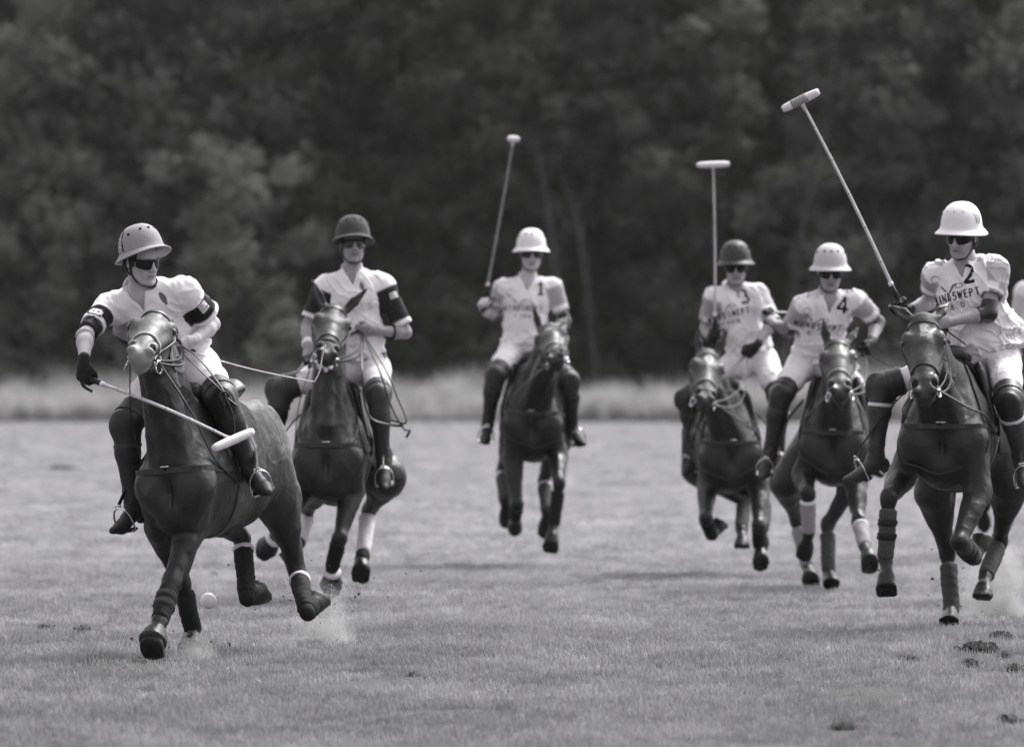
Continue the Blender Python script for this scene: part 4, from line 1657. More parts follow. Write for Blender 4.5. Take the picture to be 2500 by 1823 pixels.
    for lay in (0, 1):
        for j in range(Hn):
            for i in range(W_):
                a0 = (lay * (Hn + 1) + j) * m + i
                q = (a0, a0 + 1, a0 + m + 1, a0 + m)
                fcs.append(q if lay else q[::-1])
    L1 = (Hn + 1) * m
    edge = [i for i in range(m)] + [j * m + W_ for j in range(1, Hn + 1)] + [Hn * m + i for i in range(W_ - 1, -1, -1)] + [j * m for j in range(Hn - 1, 0, -1)]
    for i in range(len(edge)):
        a0, b0 = edge[i], edge[(i + 1) % len(edge)]
        fcs.append((a0, b0, b0 + L1, a0 + L1))
    mb.add(np.concatenate(rows), fcs)
    gl = mb.build('sunglasses', S.get('lens', M_LENS), body)
    mb = MB()
    top = rows[2 * (Hn + 1) - 1]
    mb.tube([p for p in top], .0028, 6)
    for q in (0, -1):
        q_ = -1 if q == 0 else 1
        mb.tube([top[q] - r.hu * .006, Q0(q_ * .081, -.005, .012), Q0(q_ * .078, -.035, .006)], .0032, 6)
    mb.build('glasses_frame', S.get('gframe', M_BLACK), gl)

def clothes(r, S, hz, body, res):
    J, P, N, f, l, u = r.J, r.P, r.N, r.f, r.l, r.u
    RS, LS = J['R'][0], J['L'][0]
    fat = S.get('build', 1.0)
    hl = perp(lerp(l, hz.l, .5), u)
    # ---- jersey
    s = Sculpt()
    hem = P + u * S.get('hem', .03)
    wa = lerp(P, N, .38)
    ch = lerp(P, N, .70)
    s.limb(hem, wa, .170 * fat, .155 * fat, .125 * fat, .118 * fat, hl, .06, .012, .1)
    s.limb(wa, ch, .155 * fat, .178 * fat, .118 * fat, .122 * fat, l, .06, .1, .1)
    s.limb(ch, lerp(P, N, .90), .178 * fat, .150 * fat, .122 * fat, .095 * fat, l, .06, .1, .06)
    for sh in (RS, LS):
        s.limb(N - u * .040, sh - u * .012, .058, .056, .062, .060, f, .07)
        s.limb(lerp(ch, sh, .5), sh - u * .03, .070, .05, .085, .062, l, .05)
    for q in 'RL':
        sh, E = J[q][0], J[q][1]
        ad = nrm(E - sh)
        end = lerp(sh, E, S.get('sleeve' + q, .80))
        fl = S.get('flare' + q, 0.0)
        s.limb(sh - u * .008, lerp(sh, end, .5), .053, .060, .055, .060, f, .07)
        s.limb(lerp(sh, end, .5), end, .061, .066 + fl, .061, .067 + fl * .6, f, .02, .04, .006)
        s.limb(end - ad * .05, end + ad * .02, .048, .061 + fl, .048, .062 + fl * .6, f, .004, .02, .02, op='s')
    bv_ = S.get('billow')
    if bv_:
        for (a, b, c, rad) in bv_:
            s.blob(P + l * a + f * b + u * c, l, f, u, rad, rad * .7, rad * 1.3, .08)
    for (bx, by, bd, rs, ru) in S.get('billow_px', ()):
        s.blob(at(bx, by, P[1] + bd), l, f, u, rs, rs * .6, ru, .06)
    # neck opening with a short placket
    s.limb(N + u * .002 + f * .008, N + u * .14 + f * .05, .052, .068, .050, .068, l, .008, op='s')
    s.limb(N - u * S.get('vneck', .075) + f * .125, N + u * .015 + f * .078, .003, .048, .06, .05, l, .006, op='s')
    co, fa = s.mesh((.0068 if res == 1 else .0085 * res))
    co = relax(co, fa, 1, .4)
    n = vnormals(co, fa)
    rel = co - P
    def soft(x):
        return np.clip(x / .010 + .5, 0, 1)
    X, Y, Z = rel @ l, rel @ f, rel @ u
    # folds: cloth drawn across the body towards the hips and hanging from the shoulders
    sd_ = S.get('seed', 1)
    dg = Z + .55 * np.sign(X) * X
    w1 = noise3(np.stack([X * 3 + sd_, Y * 3, dg * 9 + sd_], 1))
    w2 = noise3(np.stack([(X + .35 * Z) * 14 + sd_, Y * 6, (Z - .3 * X) * 3], 1))
    w3 = noise3(np.stack([X * 16, Y * 16 + sd_, Z * 30], 1))
    lowb = np.clip((.34 - Z) / .25, 0.15, 1)
    fold = S.get('wrinkle', 1.2) * (.032 * (0.40 - np.abs(w1)) * lowb + .018 * (0.3 - np.abs(w2)) * np.clip((Z - .1) / .2, .3, 1) + .004 * (.4 - np.abs(w3)))
    # thin creases where the cloth is pulled
    c1 = np.clip(1 - np.abs(noise3(np.stack([X * 4 + sd_ * 2, Y * 4, dg * 11], 1))) * 5, 0, 1) ** 2
    c2 = np.clip(1 - np.abs(noise3(np.stack([(X + .5 * Z) * 13 + sd_, Y * 8, (Z - .5 * X) * 4 + 7], 1))) * 5, 0, 1) ** 2
    fold = .55 * fold + S.get('wrinkle', 1.2) * (.009 * c1 * np.clip((.42 - Z) / .2, .1, 1) + .007 * c2)
    arm = np.zeros(len(co))
    tone = np.ones(len(co)) * S.get('jtone', 1.0)
    for q in 'RL':
        sh, E = J[q][0], J[q][1]
        L = np.linalg.norm(E - sh)
        ad = (E - sh) / L
        w = (co - sh) @ ad / L
        rd = np.linalg.norm(co - sh - np.outer(w * L, ad), axis=1)
        end = S.get('sleeve' + q, .80)
        ins = (w > -.02) & (w < end + .05) & (rd < .115) & ((X > .15) if q == 'L' else (X < -.15))
        arm = np.where(ins, 1, arm)
        fold = np.where(ins, fold * .35 + .009 * (.4 - np.abs(noise3(np.stack([w * 5 + X * 3, rd * 12, Z * 5 + Y * 7], 1)))), fold)
        st = S['sleeve_tone']
        dv = (co - sh - np.outer(w * L, ad)) / np.maximum(rd, 1e-6)[:, None]
        back = dv @ (-f) + .3 * (dv @ u)
        if S['team'] == 'A':
            k = soft((w - S.get('sl0', .22)) * L) * soft((end - .085 - w) * L)
            if q == 'L':
                k = k * soft((.42 - back) * .06)
            t = 1 + (st - 1) * k
        else:
            t = np.full(len(co), st)
            t = t + (.30 - t) * soft((w - end + .05) * L)
            k = soft((w - end + .22) * L) * soft((end - .07 - w) * L) * soft((dv @ f - .55) * .06)
            t = t + (1.1 - t) * k
        tone = np.where(ins, t, tone)
    fold = np.where(Z < .06, fold * 1.2, fold)
    co = co + n * fold[:, None]
    if S['team'] == 'A':
        bk = (Y < S.get('backcut', -.02)) & (Z < .42) & (arm < .5)
        tone = np.where(bk, .05, tone)
        if S.get('side'):
            kk = soft(-.115 - X) * soft(.40 - Z + .25 * (X + .115)) * (arm < .5)
            tone = tone + (np.where(Z < .20 - .5 * (X + .12), .04, .34) - tone) * kk
    else:
        mot = noise3(co * 70) * .6 + noise3(co * 150) * .4
        up_ = (Z > .40) & (np.abs(X) > .08) & (arm < .5) & (Y < .07)
        lo_ = (Z < .14) & (X > .07) & (Y < .10)
        tone = np.where((up_ | lo_) & (mot > .02), .50, tone)
    tone *= 1 + .03 * noise3(co * 8)
    jo = make_obj('jersey', co, fa, S['jersey'], body, attrs={'tone': tone})
    r.jbvh = bvh_of(co, fa)
    # collar band
    mb = MB()
    pts = []
    for x in np.linspace(.2, 2 * math.pi - .2, 40):
        p = N + u * (.028 - .026 * math.cos(x)) + f * (.006 + .068 * math.cos(x)) + l * .071 * math.sin(x)
        pts.append(p)
    pts = [p for p in pts if (p - N) @ f < .040]
    pts.sort(key=lambda p: math.atan2((p - N) @ l, -((p - N) @ f)))
    rings = [np.array([p - u * .016, p + u * .018 - f * .002, p + u * .018 + nrm(N - p) * .006, p - u * .016 + nrm(N - p) * .006]) for p in pts]
    mb.rings(rings)
    mb.build('collar', S['jersey'], jo, attrs={'tone': np.ones(len(pts) * 4)})
    # ---- breeches
    s = Sculpt()
    s.limb(P + u * .10, P + u * .015, .140 * fat, .150 * fat, .106 * fat, .108 * fat, hl, .08, .01, .045)
    for q, sg in (('R', -1), ('L', 1)):
        hip, K = J[q][4], J[q][5]
        s.limb(hip, lerp(hip, K, .5), .098, .088, .105, .09, hl, .05)
        s.limb(lerp(hip, K, .5), lerp(hip, K, .93), .088, .058, .09, .058, hl, .03)
        s.limb(P - hz.u * .05 - hz.f * .04 + hl * sg * .07, hip - hz.u * .02, .09, .09, .10, .1, hl, .05)
    co, fa = s.mesh(.010 * res)
    co = relax(co, fa, 1, .4)
    n = vnormals(co, fa)
    wv = np.zeros(len(co))
    for q in 'RL':
        hip, K = J[q][4], J[q][5]
        ax = nrm(K - hip)
        w = (co - hip) @ ax
        rr = co - hip - np.outer(w, ax)
        b1, b2 = perp((1, .2, 0), ax), np.cross(ax, perp((1, .2, 0), ax))
        wv = wv + .5 * (noise3(np.stack([w * 30 + 8 * (rr @ b1), (rr @ b1) * 9, (rr @ b2) * 9 + sd_], 1)))
    amt = .005 + .010 * np.clip(.5 + 2 * noise3(co * 4 + sd_), 0, 1)
    co = co + n * (amt * (.4 - np.abs(wv)))[:, None]
    br = make_obj('breeches', co, fa, S.get('breeches', M_BREECH), body)
    if S.get('belt'):
        mb = MB()
        bb = bvh_of(co, fa)
        p, nn = loop_on(bb, P + u * .045, u, f, 40, R=.4, off=.004)
        mb.strap(p, nn, .045, .005)
        mb.build('belt', M_LEATHER, br)
    # ---- boots and knee guards
    r.foot = {}
    for q, sg in (('R', -1), ('L', 1)):
        hip, K, A, T = J[q][4:]
        s = Sculpt()
        sh = nrm(A - K)
        ft = nrm(T - A)
        fr = perp(ft, sh)
        Kt = lerp(K, A, .06)
        mid = lerp(K, A, .34)
        s.limb(Kt, mid, .062, .066, .064, .068, hl, .03, .01)
        s.limb(mid, lerp(K, A, .9), .066, .043, .068, .045, hl, .03)
        s.limb(lerp(K, A, .85), A + sh * .02, .043, .042, .045, .045, hl, .03)
        dn = perp(sh, ft)
        heel = A + dn * .055 - ft * .035
        ball = lerp(A, T, .68) + dn * .040
        toe = T + dn * .030
        sdv = nrm(np.cross(ft, dn))
        s.limb(A + dn * .018 - ft * .015, ball + dn * .006, .036, .043, .052, .036, sdv, .03)
        s.limb(ball + dn * .006, toe + ft * .004, .043, .024, .036, .020, sdv, .02)
        s.limb(A + dn * .015, heel, .032, .033, .036, .03, sdv, .03)
        # sole and heel
        s.limb(ball + dn * .026 - ft * .03, toe + dn * .012 - ft * .012, .041, .024, .009, .007, sdv, .004)
        s.limb(heel + dn * .014, heel + dn * .044, .031, .029, .034, .031, sdv, .004, .02, .006)
        bc, bf = s.mesh(.0085 * res)
        bc = relax(bc, bf, 1, .3)
        n = vnormals(bc, bf)
        w = (bc - K) @ sh
        wr = np.exp(-((w - .40) / .05) ** 2) * .006 + .0012
        bc = bc + n * (wr * noise3(np.stack([w * 45, (bc @ sdv) * 14, (bc @ fr) * 14], 1)))[:, None]
        bo = make_obj('boot', bc, bf, S.get('boot', M_BOOT), body)
        if S.get('guards', True):
            s = Sculpt()
            up_ = nrm(hip - K)
            fw = nrm(nrm(K - hip) + nrm(K - A))
            s.limb(K + up_ * .13 + fw * .0, K + up_ * .02, .088, .084, .086, .080, hl, .03, .008, .05)
            s.limb(K + up_ * .02, lerp(K, A, .36), .082, .068, .080, .070, hl, .03, .05, .008)
            s.blob(K + fw * .045 + sh * .03, hl, fw, sh, .062, .038, .085, .02)
            s.limb(K + up_ * .115, K + up_ * .16, .066, .074, .064, .072, hl, .004, .02, .03, op='s')
            kc, kf = s.mesh(.009 * res)
            kc = relax(kc, kf, 1, .35)
            kg = make_obj('knee_guard', kc, kf, S.get('guard', M_GUARD), bo)
            bv = bvh_of(kc, kf)
            for t, wd in ((-.16, .022), (.26, .020)):
                c = K + up_ * .055 if t < 0 else lerp(K, A, t)
                ax = up_ if t < 0 else sh
                p, nn = loop_on(bv, c, ax, fw, 30, R=.25, off=.001)
                if len(p) > 8:
                    mb = MB()
                    mb.strap(p, nn, wd, .005)
                    mb.build('guard_strap', S.get('gstrap', M_GUARDSTRAP) if t > 0 else M_GUARDSTRAP, bo)
        r.foot[q] = (A, T, ball, ft, dn, sdv)
    # ---- gloves, arm guards, bands
    for q in S.get('gloves', {}):
        Wr, Kn = J[q][2], J[q][3]
        s = Sculpt()
        hand_prims(s, Wr, Kn - Wr, S.get(q + 'grip'), q == 'R', .004)
        ad = nrm(J[q][2] - J[q][1])
        s.limb(Wr - ad * .055, Wr, .034, .034, .030, .029, perp(r.f, ad), .01, .006)
        gc, gf = s.mesh(.0055 * res)
        make_obj('glove', gc, gf, S['gloves'][q], body)
    for (q, bone, t0, t1, r0, material, nm) in S.get('bands', ()):
        i = {'u': 0, 'f': 1}[bone]
        A, B = J[q][i], J[q][i + 1]
        wrap(A, B, r0, r0 * .98, t0, t1, 3, r.l, n=20, m=8).build(nm, material, body)
    for q in S.get('elbows', ()):
        sh, E, Wr = J[q][:3]
        s = Sculpt()
        s.limb(lerp(sh, E, .76), E, .050, .050, .050, .052, f, .02, .008)
        s.limb(E, lerp(E, Wr, .30), .050, .052, .052, .050, f, .02, .05, .008)
        o_ = nrm(nrm(E - sh) - nrm(Wr - E))
        s.blob(E + o_ * .022, nrm(np.cross(o_, E - sh)), o_, nrm(np.cross(np.cross(o_, E - sh), o_)), .038, .036, .05, .015)
        ec, ef = s.mesh(.008 * res)
        make_obj('elbow_guard', ec, ef, M_BLACK_GLOSS, body)

# ------------------------------------------------------------------ lettering laid on the jersey
def on_cloth(r, polys, org, ex, ey, name, material, parent, off=.0022, wd=.008):
    """Strokes in a plane (org, ex, ey) dropped onto the jersey along its front."""
    mb = MB()
    dirn = -nrm(np.cross(ex, ey))
    for stroke in polys:
        if len(stroke) == 3 and not hasattr(stroke[2], '__len__'):
            (x0, y0), (x1, y1), w = stroke
            seq = [(x0 + (x1 - x0) * t, y0 + (y1 - y0) * t) for t in np.linspace(0, 1, 5)]
        else:
            seq, w = stroke
        w = w or wd
        pts, nor = [], []
        for (x, y) in seq:
            p = org + ex * x + ey * y - dirn * .3
            h = r.jbvh.ray_cast(Vector(p), Vector(dirn), .6)
            if h[0] is None:
                continue
            pts.append(np.array(h[0]) - dirn * off)
            nor.append(-dirn)
        if len(pts) > 1:
            mb.strap(pts, nor, w, .0012)
    if mb.n:
        return mb.build(name, material, parent, smooth=False)

def arc(cx, cy, rx, ry, a0, a1, n=12):
    return [(cx + rx * math.cos(math.radians(a0 + (a1 - a0) * i / n)), cy + ry * math.sin(math.radians(a0 + (a1 - a0) * i / n))) for i in range(n + 1)]

def seg(*pts):
    out = []
    for (a, b) in zip(pts[:-1], pts[1:]):
        for t in np.linspace(0, 1, 5)[:-1]:
            out.append((a[0] + (b[0] - a[0]) * t, a[1] + (b[1] - a[1]) * t))
    return out + [pts[-1]]

# strokes of each letter in a 0..1 cell (width .7), drawn with thick and thin pens
GLYPH = {
    'W': [(seg((0, 1), (.2, 0)), 1), (seg((.2, 0), (.38, .85)), .6), (seg((.38, .85), (.56, 0)), 1), (seg((.56, 0), (.75, 1)), .6), (seg((-.08, 1), (.12, 1)), .5), (seg((.62, 1), (.83, 1)), .5)],
    'I': [(seg((.35, 0), (.35, 1)), 1.1), (seg((.2, 0), (.5, 0)), .5), (seg((.2, 1), (.5, 1)), .5)],
    'N': [(seg((.05, 0), (.05, 1)), .6), (seg((.05, 1), (.62, 0)), 1.1), (seg((.62, 0), (.62, 1)), .6), (seg((-.05, 0), (.15, 0)), .5), (seg((.52, 1), (.72, 1)), .5)],
    'D': [(seg((.1, 0), (.1, 1)), 1.1), (arc(.1, .5, .5, .5, 90, -90), .9), (seg((0, 0), (.15, 0)), .5), (seg((0, 1), (.15, 1)), .5)],
    'S': [(arc(.33, .74, .24, .25, 30, 270), .9), (arc(.33, .26, .26, .25, 90, -150), .9)],
    'E': [(seg((.1, 0), (.1, 1)), 1.1), (seg((.1, 1), (.6, 1)), .7), (seg((.1, .52), (.48, .52)), .7), (seg((.1, 0), (.62, 0)), .7)],
    'P': [(seg((.1, 0), (.1, 1)), 1.1), (arc(.1, .73, .45, .26, 90, -90), .9), (seg((0, 0), (.24, 0)), .5)],
    'T': [(seg((.35, 0), (.35, 1)), 1.1), (seg((.0, 1), (.7, 1)), .7), (seg((.22, 0), (.48, 0)), .5)],
    'A': [(seg((.05, 0), (.33, 1)), .7), (seg((.33, 1), (.62, 0)), 1.1), (seg((.16, .36), (.52, .36)), .5)],
    'F': [(seg((.1, 0), (.1, 1)), 1.1), (seg((.1, 1), (.6, 1)), .7), (seg((.1, .52), (.46, .52)), .7)],
    'R': [(seg((.1, 0), (.1, 1)), 1.1), (arc(.1, .75, .42, .24, 90, -90), .9), (seg((.2, .5), (.62, 0)), .9)],
    'M': [(seg((.02, 0), (.08, 1)), .7), (seg((.08, 1), (.35, .1)), 1.0), (seg((.35, .1), (.62, 1)), .6), (seg((.62, 1), (.68, 0)), 1.1)],
    'G': [(arc(.38, .5, .34, .5, 50, 310), .9), (seg((.66, .45), (.66, .1)), .9), (seg((.42, .45), (.68, .45)), .8)],
    '1': [(seg((.38, 0), (.38, 1)), 1.0), (seg((.38, 1), (.16, .8)), .7), (seg((.14, 0), (.62, 0)), .7)],
    '2': [(arc(.36, .70, .28, .29, 165, -35), 1), (seg((.59, .54), (.06, .03)), 1), (seg((.06, .03), (.70, .03)), 1)],
    '3': [(arc(.34, .74, .26, .25, 150, -80), 1), (arc(.34, .26, .30, .27, 80, -150), 1)],
    '4': [(seg((.52, 0), (.52, 1)), 1.1), (seg((.52, 1), (.02, .30)), .9), (seg((.02, .30), (.76, .30)), .9)],
    'O': [(arc(.35, .5, .3, .48, 0, 360, 20), .9)],
    '&': [(arc(.3, .76, .17, .22, 0, 360, 14), .7), (arc(.27, .26, .26, .27, 40, 320, 14), .8), (seg((.2, .6), (.62, 0)), .8)],
}
def write(r, text, org, ex, ey, size, pitch, pen, name, material, parent, bend=0.0):
    polys = []
    tot = len(text) * pitch
    for i, chx in enumerate(text):
        if chx not in GLYPH:
            continue
        x0 = (i + .1) * pitch - tot / 2
        for (sq, w) in GLYPH[chx]:
            polys.append(([(x0 + x * size * pitch / size * .95, y * size + bend * ((x0 / tot * 2) ** 2)) for (x, y) in sq], w * pen))
    return on_cloth(r, polys, org, ex, ey, name, material, parent)
# ------------------------------------------------------------------ the six ponies and players (joints measured in the photograph)
def dist(yg):
    return FPX * CAM_H / (yg - HORIZON)
D1, D2, D3, D4, D5, D6 = dist(1611), dist(1479), dist(1391), dist(1412), dist(1448), dist(1534) - 1.0

def mallet(grip, head_px, sgn, head_dir, L=1.27, length=.24, cane=None, label='', wood=None, bands=True, thick=1.0, band=False):
    """Bamboo mallet from the grip to its cigar-shaped head. head_dir is the axis of the head."""
    hd = chain(grip, *head_px, L, sgn)
    ax = nrm(hd - grip)
    hdir = perp(head_dir, ax)
    g_ = perp((0, 0, 1), hdir) if abs(hdir[2]) < .9 else perp((1, 0, 0), hdir)
    butt = grip - ax * .075
    mb = MB()
    sag = perp((.2, .1, 1), ax) * .012
    pts, rs = [], []
    N = 60
    for i in range(N + 1):
        t = i / N
        pts.append(lerp(grip + ax * .13, hd, t) + sag * math.sin(math.pi * t))
        node = max(0, 1 - abs(((t * 11) % 1) - .5) / .05)
        rs.append((.0098 - .0028 * t) * thick + .0014 * node)
    mb.tube(pts, rs, 9)
    root = mb.build('mallet', cane or M_CANE, None, origin=grip)
    tag(root, label, 'mallet', 'polo mallets')
    if bands:
        mb = MB()
        for i in range(N + 1):
            t = i / N
            if abs(((t * 11) % 1) - .5) < .05 and .02 < t < .98:
                mb.tube([pts[i] - ax * .003, pts[i] + ax * .003], rs[i] + .0004, 9)
        if mb.n:
            mb.build('cane_joints', M_CANE_DARK, root)['kind'] = 'stuff'
    mb = MB()
    mb.tube([butt, butt + ax * .02, grip, grip + ax * .08, grip + ax * .14], [.016, .0165, .0165, .016, .0125], 10)
    mb.build('grip', M_BLACK, root)
    mb = MB()
    mb.tube([grip + ax * .135, grip + ax * .16], .0145 * thick, 10)
    mb.build('grip_collar', M_WHITE, root)
    mb = MB()
    ts = np.linspace(-1, 1, 17)
    pp = [hd + ax * .012 + hdir * length * .5 * t for t in ts]
    rr = [.0250 * (1 - .24 * abs(t) ** 3.0) * thick ** .5 for t in ts]
    rr[0] *= .86
    rr[-1] *= .86
    mb.tube(pp, rr, 14)
    mb.build('mallet_head', wood or M_MALLET, root)
    if band:
        mb = MB()
        mb.tube(pp[4:12], [x + .0012 for x in rr[4:12]], 14)
        mb.build('head_band', M_MALLET_BAND, root)
    mb = MB()
    mb.tube([hd - ax * .05, hd + ax * .01], [.010 * thick, .0125 * thick], 9)
    mb.build('ferrule', M_CANE, root)
    # wrist sling
    mb = MB()
    e1 = perp((0, 0, -1), ax) if abs(ax[2]) < .95 else V(1, 0, 0)
    e2 = np.cross(ax, e1)
    c0 = butt + ax * .02
    lp = curve([c0, c0 + e1 * .05 + ax * .03, c0 + e1 * .07 + ax * .08 + e2 * .03, c0 + e1 * .045 + ax * .09 - e2 * .03, c0 + ax * .03], 5)
    mb.strap(lp, [e2] * len(lp), .016, .003)
    mb.build('wrist_sling', M_BLACK, root)
    return root, hd, ax

def whip(grip, tip, label, material, flap=None, r=.0048):
    ax = nrm(tip - grip)
    mb = MB()
    pts = [lerp(grip - ax * .06, tip, t) + V(0, 0, -.02) * math.sin(math.pi * t) for t in np.linspace(0, 1, 24)]
    mb.tube(pts, list(np.linspace(r, r * .6, 24)), 7)
    root = mb.build('whip', material, None, origin=grip)
    tag(root, label, 'whip', 'riding whips')
    mb = MB()
    mb.tube([grip - ax * .08, grip, grip + ax * .10, grip + ax * .12], [.010, .009, .0085, .006], 8)
    mb.build('whip_handle', M_BLACK, root)
    if flap is not None:
        mb = MB()
        mb.tube(curve([tip, lerp(tip, flap, .3) + V(.01, 0, .0), lerp(tip, flap, .7), flap], 6), .0042, 6)
        mb.build('whip_lash', material, root)
    return root

def reins(hz, hand, name='rein', slack=.05, mat_=None, loop=None):
    mb = MB()
    for q, b in zip((-1, 1), hz.bits):
        for k, (o_, sl) in enumerate((((0, 0, 0), slack), ((0, 0, -.03), slack * 1.8))):
            a = b + hz.hh * (.0 + .03 * k)
            mid = [snap(hz.bvh, lerp(a, hand, t) + hz.hs * q * .10 * math.sin(math.pi * t) - V(0, 0, sl) * math.sin(math.pi * t), .0)[0] for t in ()]
            pts = curve([lerp(a, hand + V(0, 0, -.01 * k), t) + hz.hs * q * (.06 + .02 * k) * math.sin(math.pi * t) - V(0, 0, sl) * math.sin(math.pi * t) for t in (0, .25, .5, .75, 1)], 6)
            mb.tube(pts, .0085, 6, up=[hz.hs] * len(pts), flat=.35)
        o = mb.build(name, mat_ or M_LEATHER, hz.obj)
        mb = MB()
    if loop is not None:
        for pts in loop:
            mb.tube(curve(pts, 8), .0095, 6, flat=.4)
        mb.build('rein_end', mat_ or M_LEATHER, hz.obj)

def stirrups(hz, r, sides='RL'):
    for q in sides:
        sg = -1 if q == 'R' else 1
        A, T, ball, ft, dn, sdv = r.foot[q]
        c = ball - ft * .035
        up_ = -dn
        mb = MB()
        base = c + dn * .044
        w, hh = .060, .135
        pts = [base - sdv * w]
        pts += [base + sdv * w * math.cos(a) * -1 + up_ * (.03 + (hh - .03) * math.sin(a) ** .8) for a in np.linspace(.12, math.pi - .12, 19)]
        pts.append(base + sdv * w)
        mb.tube(pts, .0058, 8)
        mb.strap([base - sdv * w, base - sdv * w * .4, base + sdv * w * .4, base + sdv * w], [up_] * 4, .045, .008)
        top = base + up_ * (hh + .004)
        mb.tube([top - sdv * .018, top + up_ * .012 - sdv * .014, top + up_ * .012 + sdv * .014, top + sdv * .018], .005, 6)
        st = mb.build('stirrup', M_STEEL, hz.obj)
        mb = MB()
        tp = hz.W(.06, sg * .27, 1.34)
        path = curve([top + up_ * .008, lerp(top, tp, .4) + hz.l * sg * .03, lerp(top, tp, .8) + hz.l * sg * .02, tp], 5)
        mb.strap(path, [hz.l] * len(path), .026, .004)
        mb.build('stirrup_leather', M_LEATHER, hz.obj)

WB = dict(mat=M_WRAP_BLACK, top=M_WRAP_WHITE)

# ---- pony and rider 1
H1 = build_horse(dict(d=D1, chest=(422, 1185), yaw=18, pitch=2, roll=5, wide=.85, scale=.97, coat=CO_1, neck=.78, head=.60,
    poll=(386, 752), muzzle=(340, 856), headtone=3.6, neckstrap=False, face=12, ears=((None, None), (None, None)), pale_nose=True,
    label='bay pony in front at left with ears pinned back and nose thrust at the viewer',
    legs=dict(fR=dict(e=(392, 1285), k=(446, 1425, 1), f=(470, 1535, 1), t=(466, 1600, -1)),
              fL=dict(e=(474, 1275, 1), k=(418, 1420, -1), f=(390, 1515, -1), t=(368, 1580, -1), sole=1),
              hR=dict(k=(592, 1310, 1), f=(603, 1455, -1), t=(640, 1450, 1)),
              hL=dict(s=(680, 1215, 1), k=(727, 1398, 1), f=(750, 1492, -1), t=(786, 1462, 1))),
    noseband=mat('noseband_pale', .24, .6, .3), ring=.064, ringst=1.15, bitpos=(.100, -.135, .40), leather=M_LEATHER, pad=M_PAD_GREY, padback=-.26,
    wraps=dict(fR=dict(mat=M_WRAP_BLACK, end=1.08, bell=M_BELL), fL=dict(mat=M_WRAP_BLACK, straps=M_WRAP_DARK, end=1.0, bell=M_BELL),
               hR=dict(WB, end=.99, sock=M_WRAP_BLACK, ball=1), hL=dict(WB, end=.99, sock=M_WRAP_BLACK, ball=1))))
R1S = dict(d=H1.W(-.05, 0, 1.6)[1], pelvis=(446, 880), neck=(338, 708), lean=-1, head=(346, 637), hsgn=-1, face=(42, 10, 5), htilt=25, team='A',
    RS=(262, 748, 1), LS=(450, 706, -1), RE=(208, 818, -1), RW=(205, 885, -1), RH=(205, 930, -1),
    LE=(519, 792, 1), LW=(470, 832, -1), LH=(440, 848, -1),
    RK=(305, 1035), RA=(325, 1238, 1), RT=(272, 1282, -1), LK=(543, 972), LA=(612, 1145, 1), LT=(652, 1190, -1),
    helmet=M_HELM_GREY, hstrap=True, strap_end=True, curls=5, jersey=M_JERSEY, sleeve_tone=.02, sl0=.30, sleeveR=.66, sleeveL=.72, flareL=.03, side=True, seed=3, billow_px=[(338, 812, -.02, .10, .10), (312, 800, .0, .07, .075), (372, 845, -.02, .10, .10)],
    logo=[(-1, [arc(-.07, .028, .02, .012, 160, 20), arc(-.095, .03, .012, .010, 340, 200)])], logodark=False,
    gloves=dict(R=M_GLOVE), bands=[('R', 'u', .66, .90, .049, M_BLACK, 'arm_band'), ('R', 'f', .02, .07, .045, M_WHITE, 'arm_tape')],
    Rgrip=(.75, -.35, -.35), Lgrip=(-.4, -.3, .8), skin=M_SKIN, guards=True, lens=M_LENS,
    label='leaning player in grey helmet swinging a mallet low at the left')
R1 = build_rider(R1S, H1)

# ---- pony and rider 2
H2 = build_horse(dict(d=D2, chest=(798, 1118), yaw=5, pitch=4, coat=CO_2, neck=.80, head=.60,
    poll=(820, 738), muzzle=(798, 866), face=-4, ears=((760, 680), (897, 704)), drop=True,
    label='dark bay pony second from left with ears spread wide and a double noseband',
    legs=dict(fR=dict(e=(745, 1195), k=(702, 1252, -1), f=(676, 1305, 1), t=(645, 1345, 1)),
              fL=dict(e=(862, 1195), k=(828, 1314, -1), f=(811, 1384, 1), t=(808, 1440, 1)),
              hR=dict(k=(747, 1258, 1), f=(730, 1325, -1), t=(700, 1362, -1)),
              hL=dict(s=(948, 1165, -1), k=(900, 1247, 1), f=(886, 1350, -1), t=(880, 1396, -1), sole=1)),
    ring=.046, wraps=dict(fR=dict(mat=M_WRAP_BLACK, bell=M_BELL, cuff=M_WRAP_WHITE), fL=dict(mat=M_WRAP_BLACK, bell=M_BELL, cuff=M_WRAP_WHITE),
               hR=dict(mat=M_WRAP_WHITE, top=M_WRAP_WHITE, straps=None), hL=dict(mat=M_WRAP_WHITE, top=M_WRAP_WHITE, sock=M_WRAP_BLACK))))
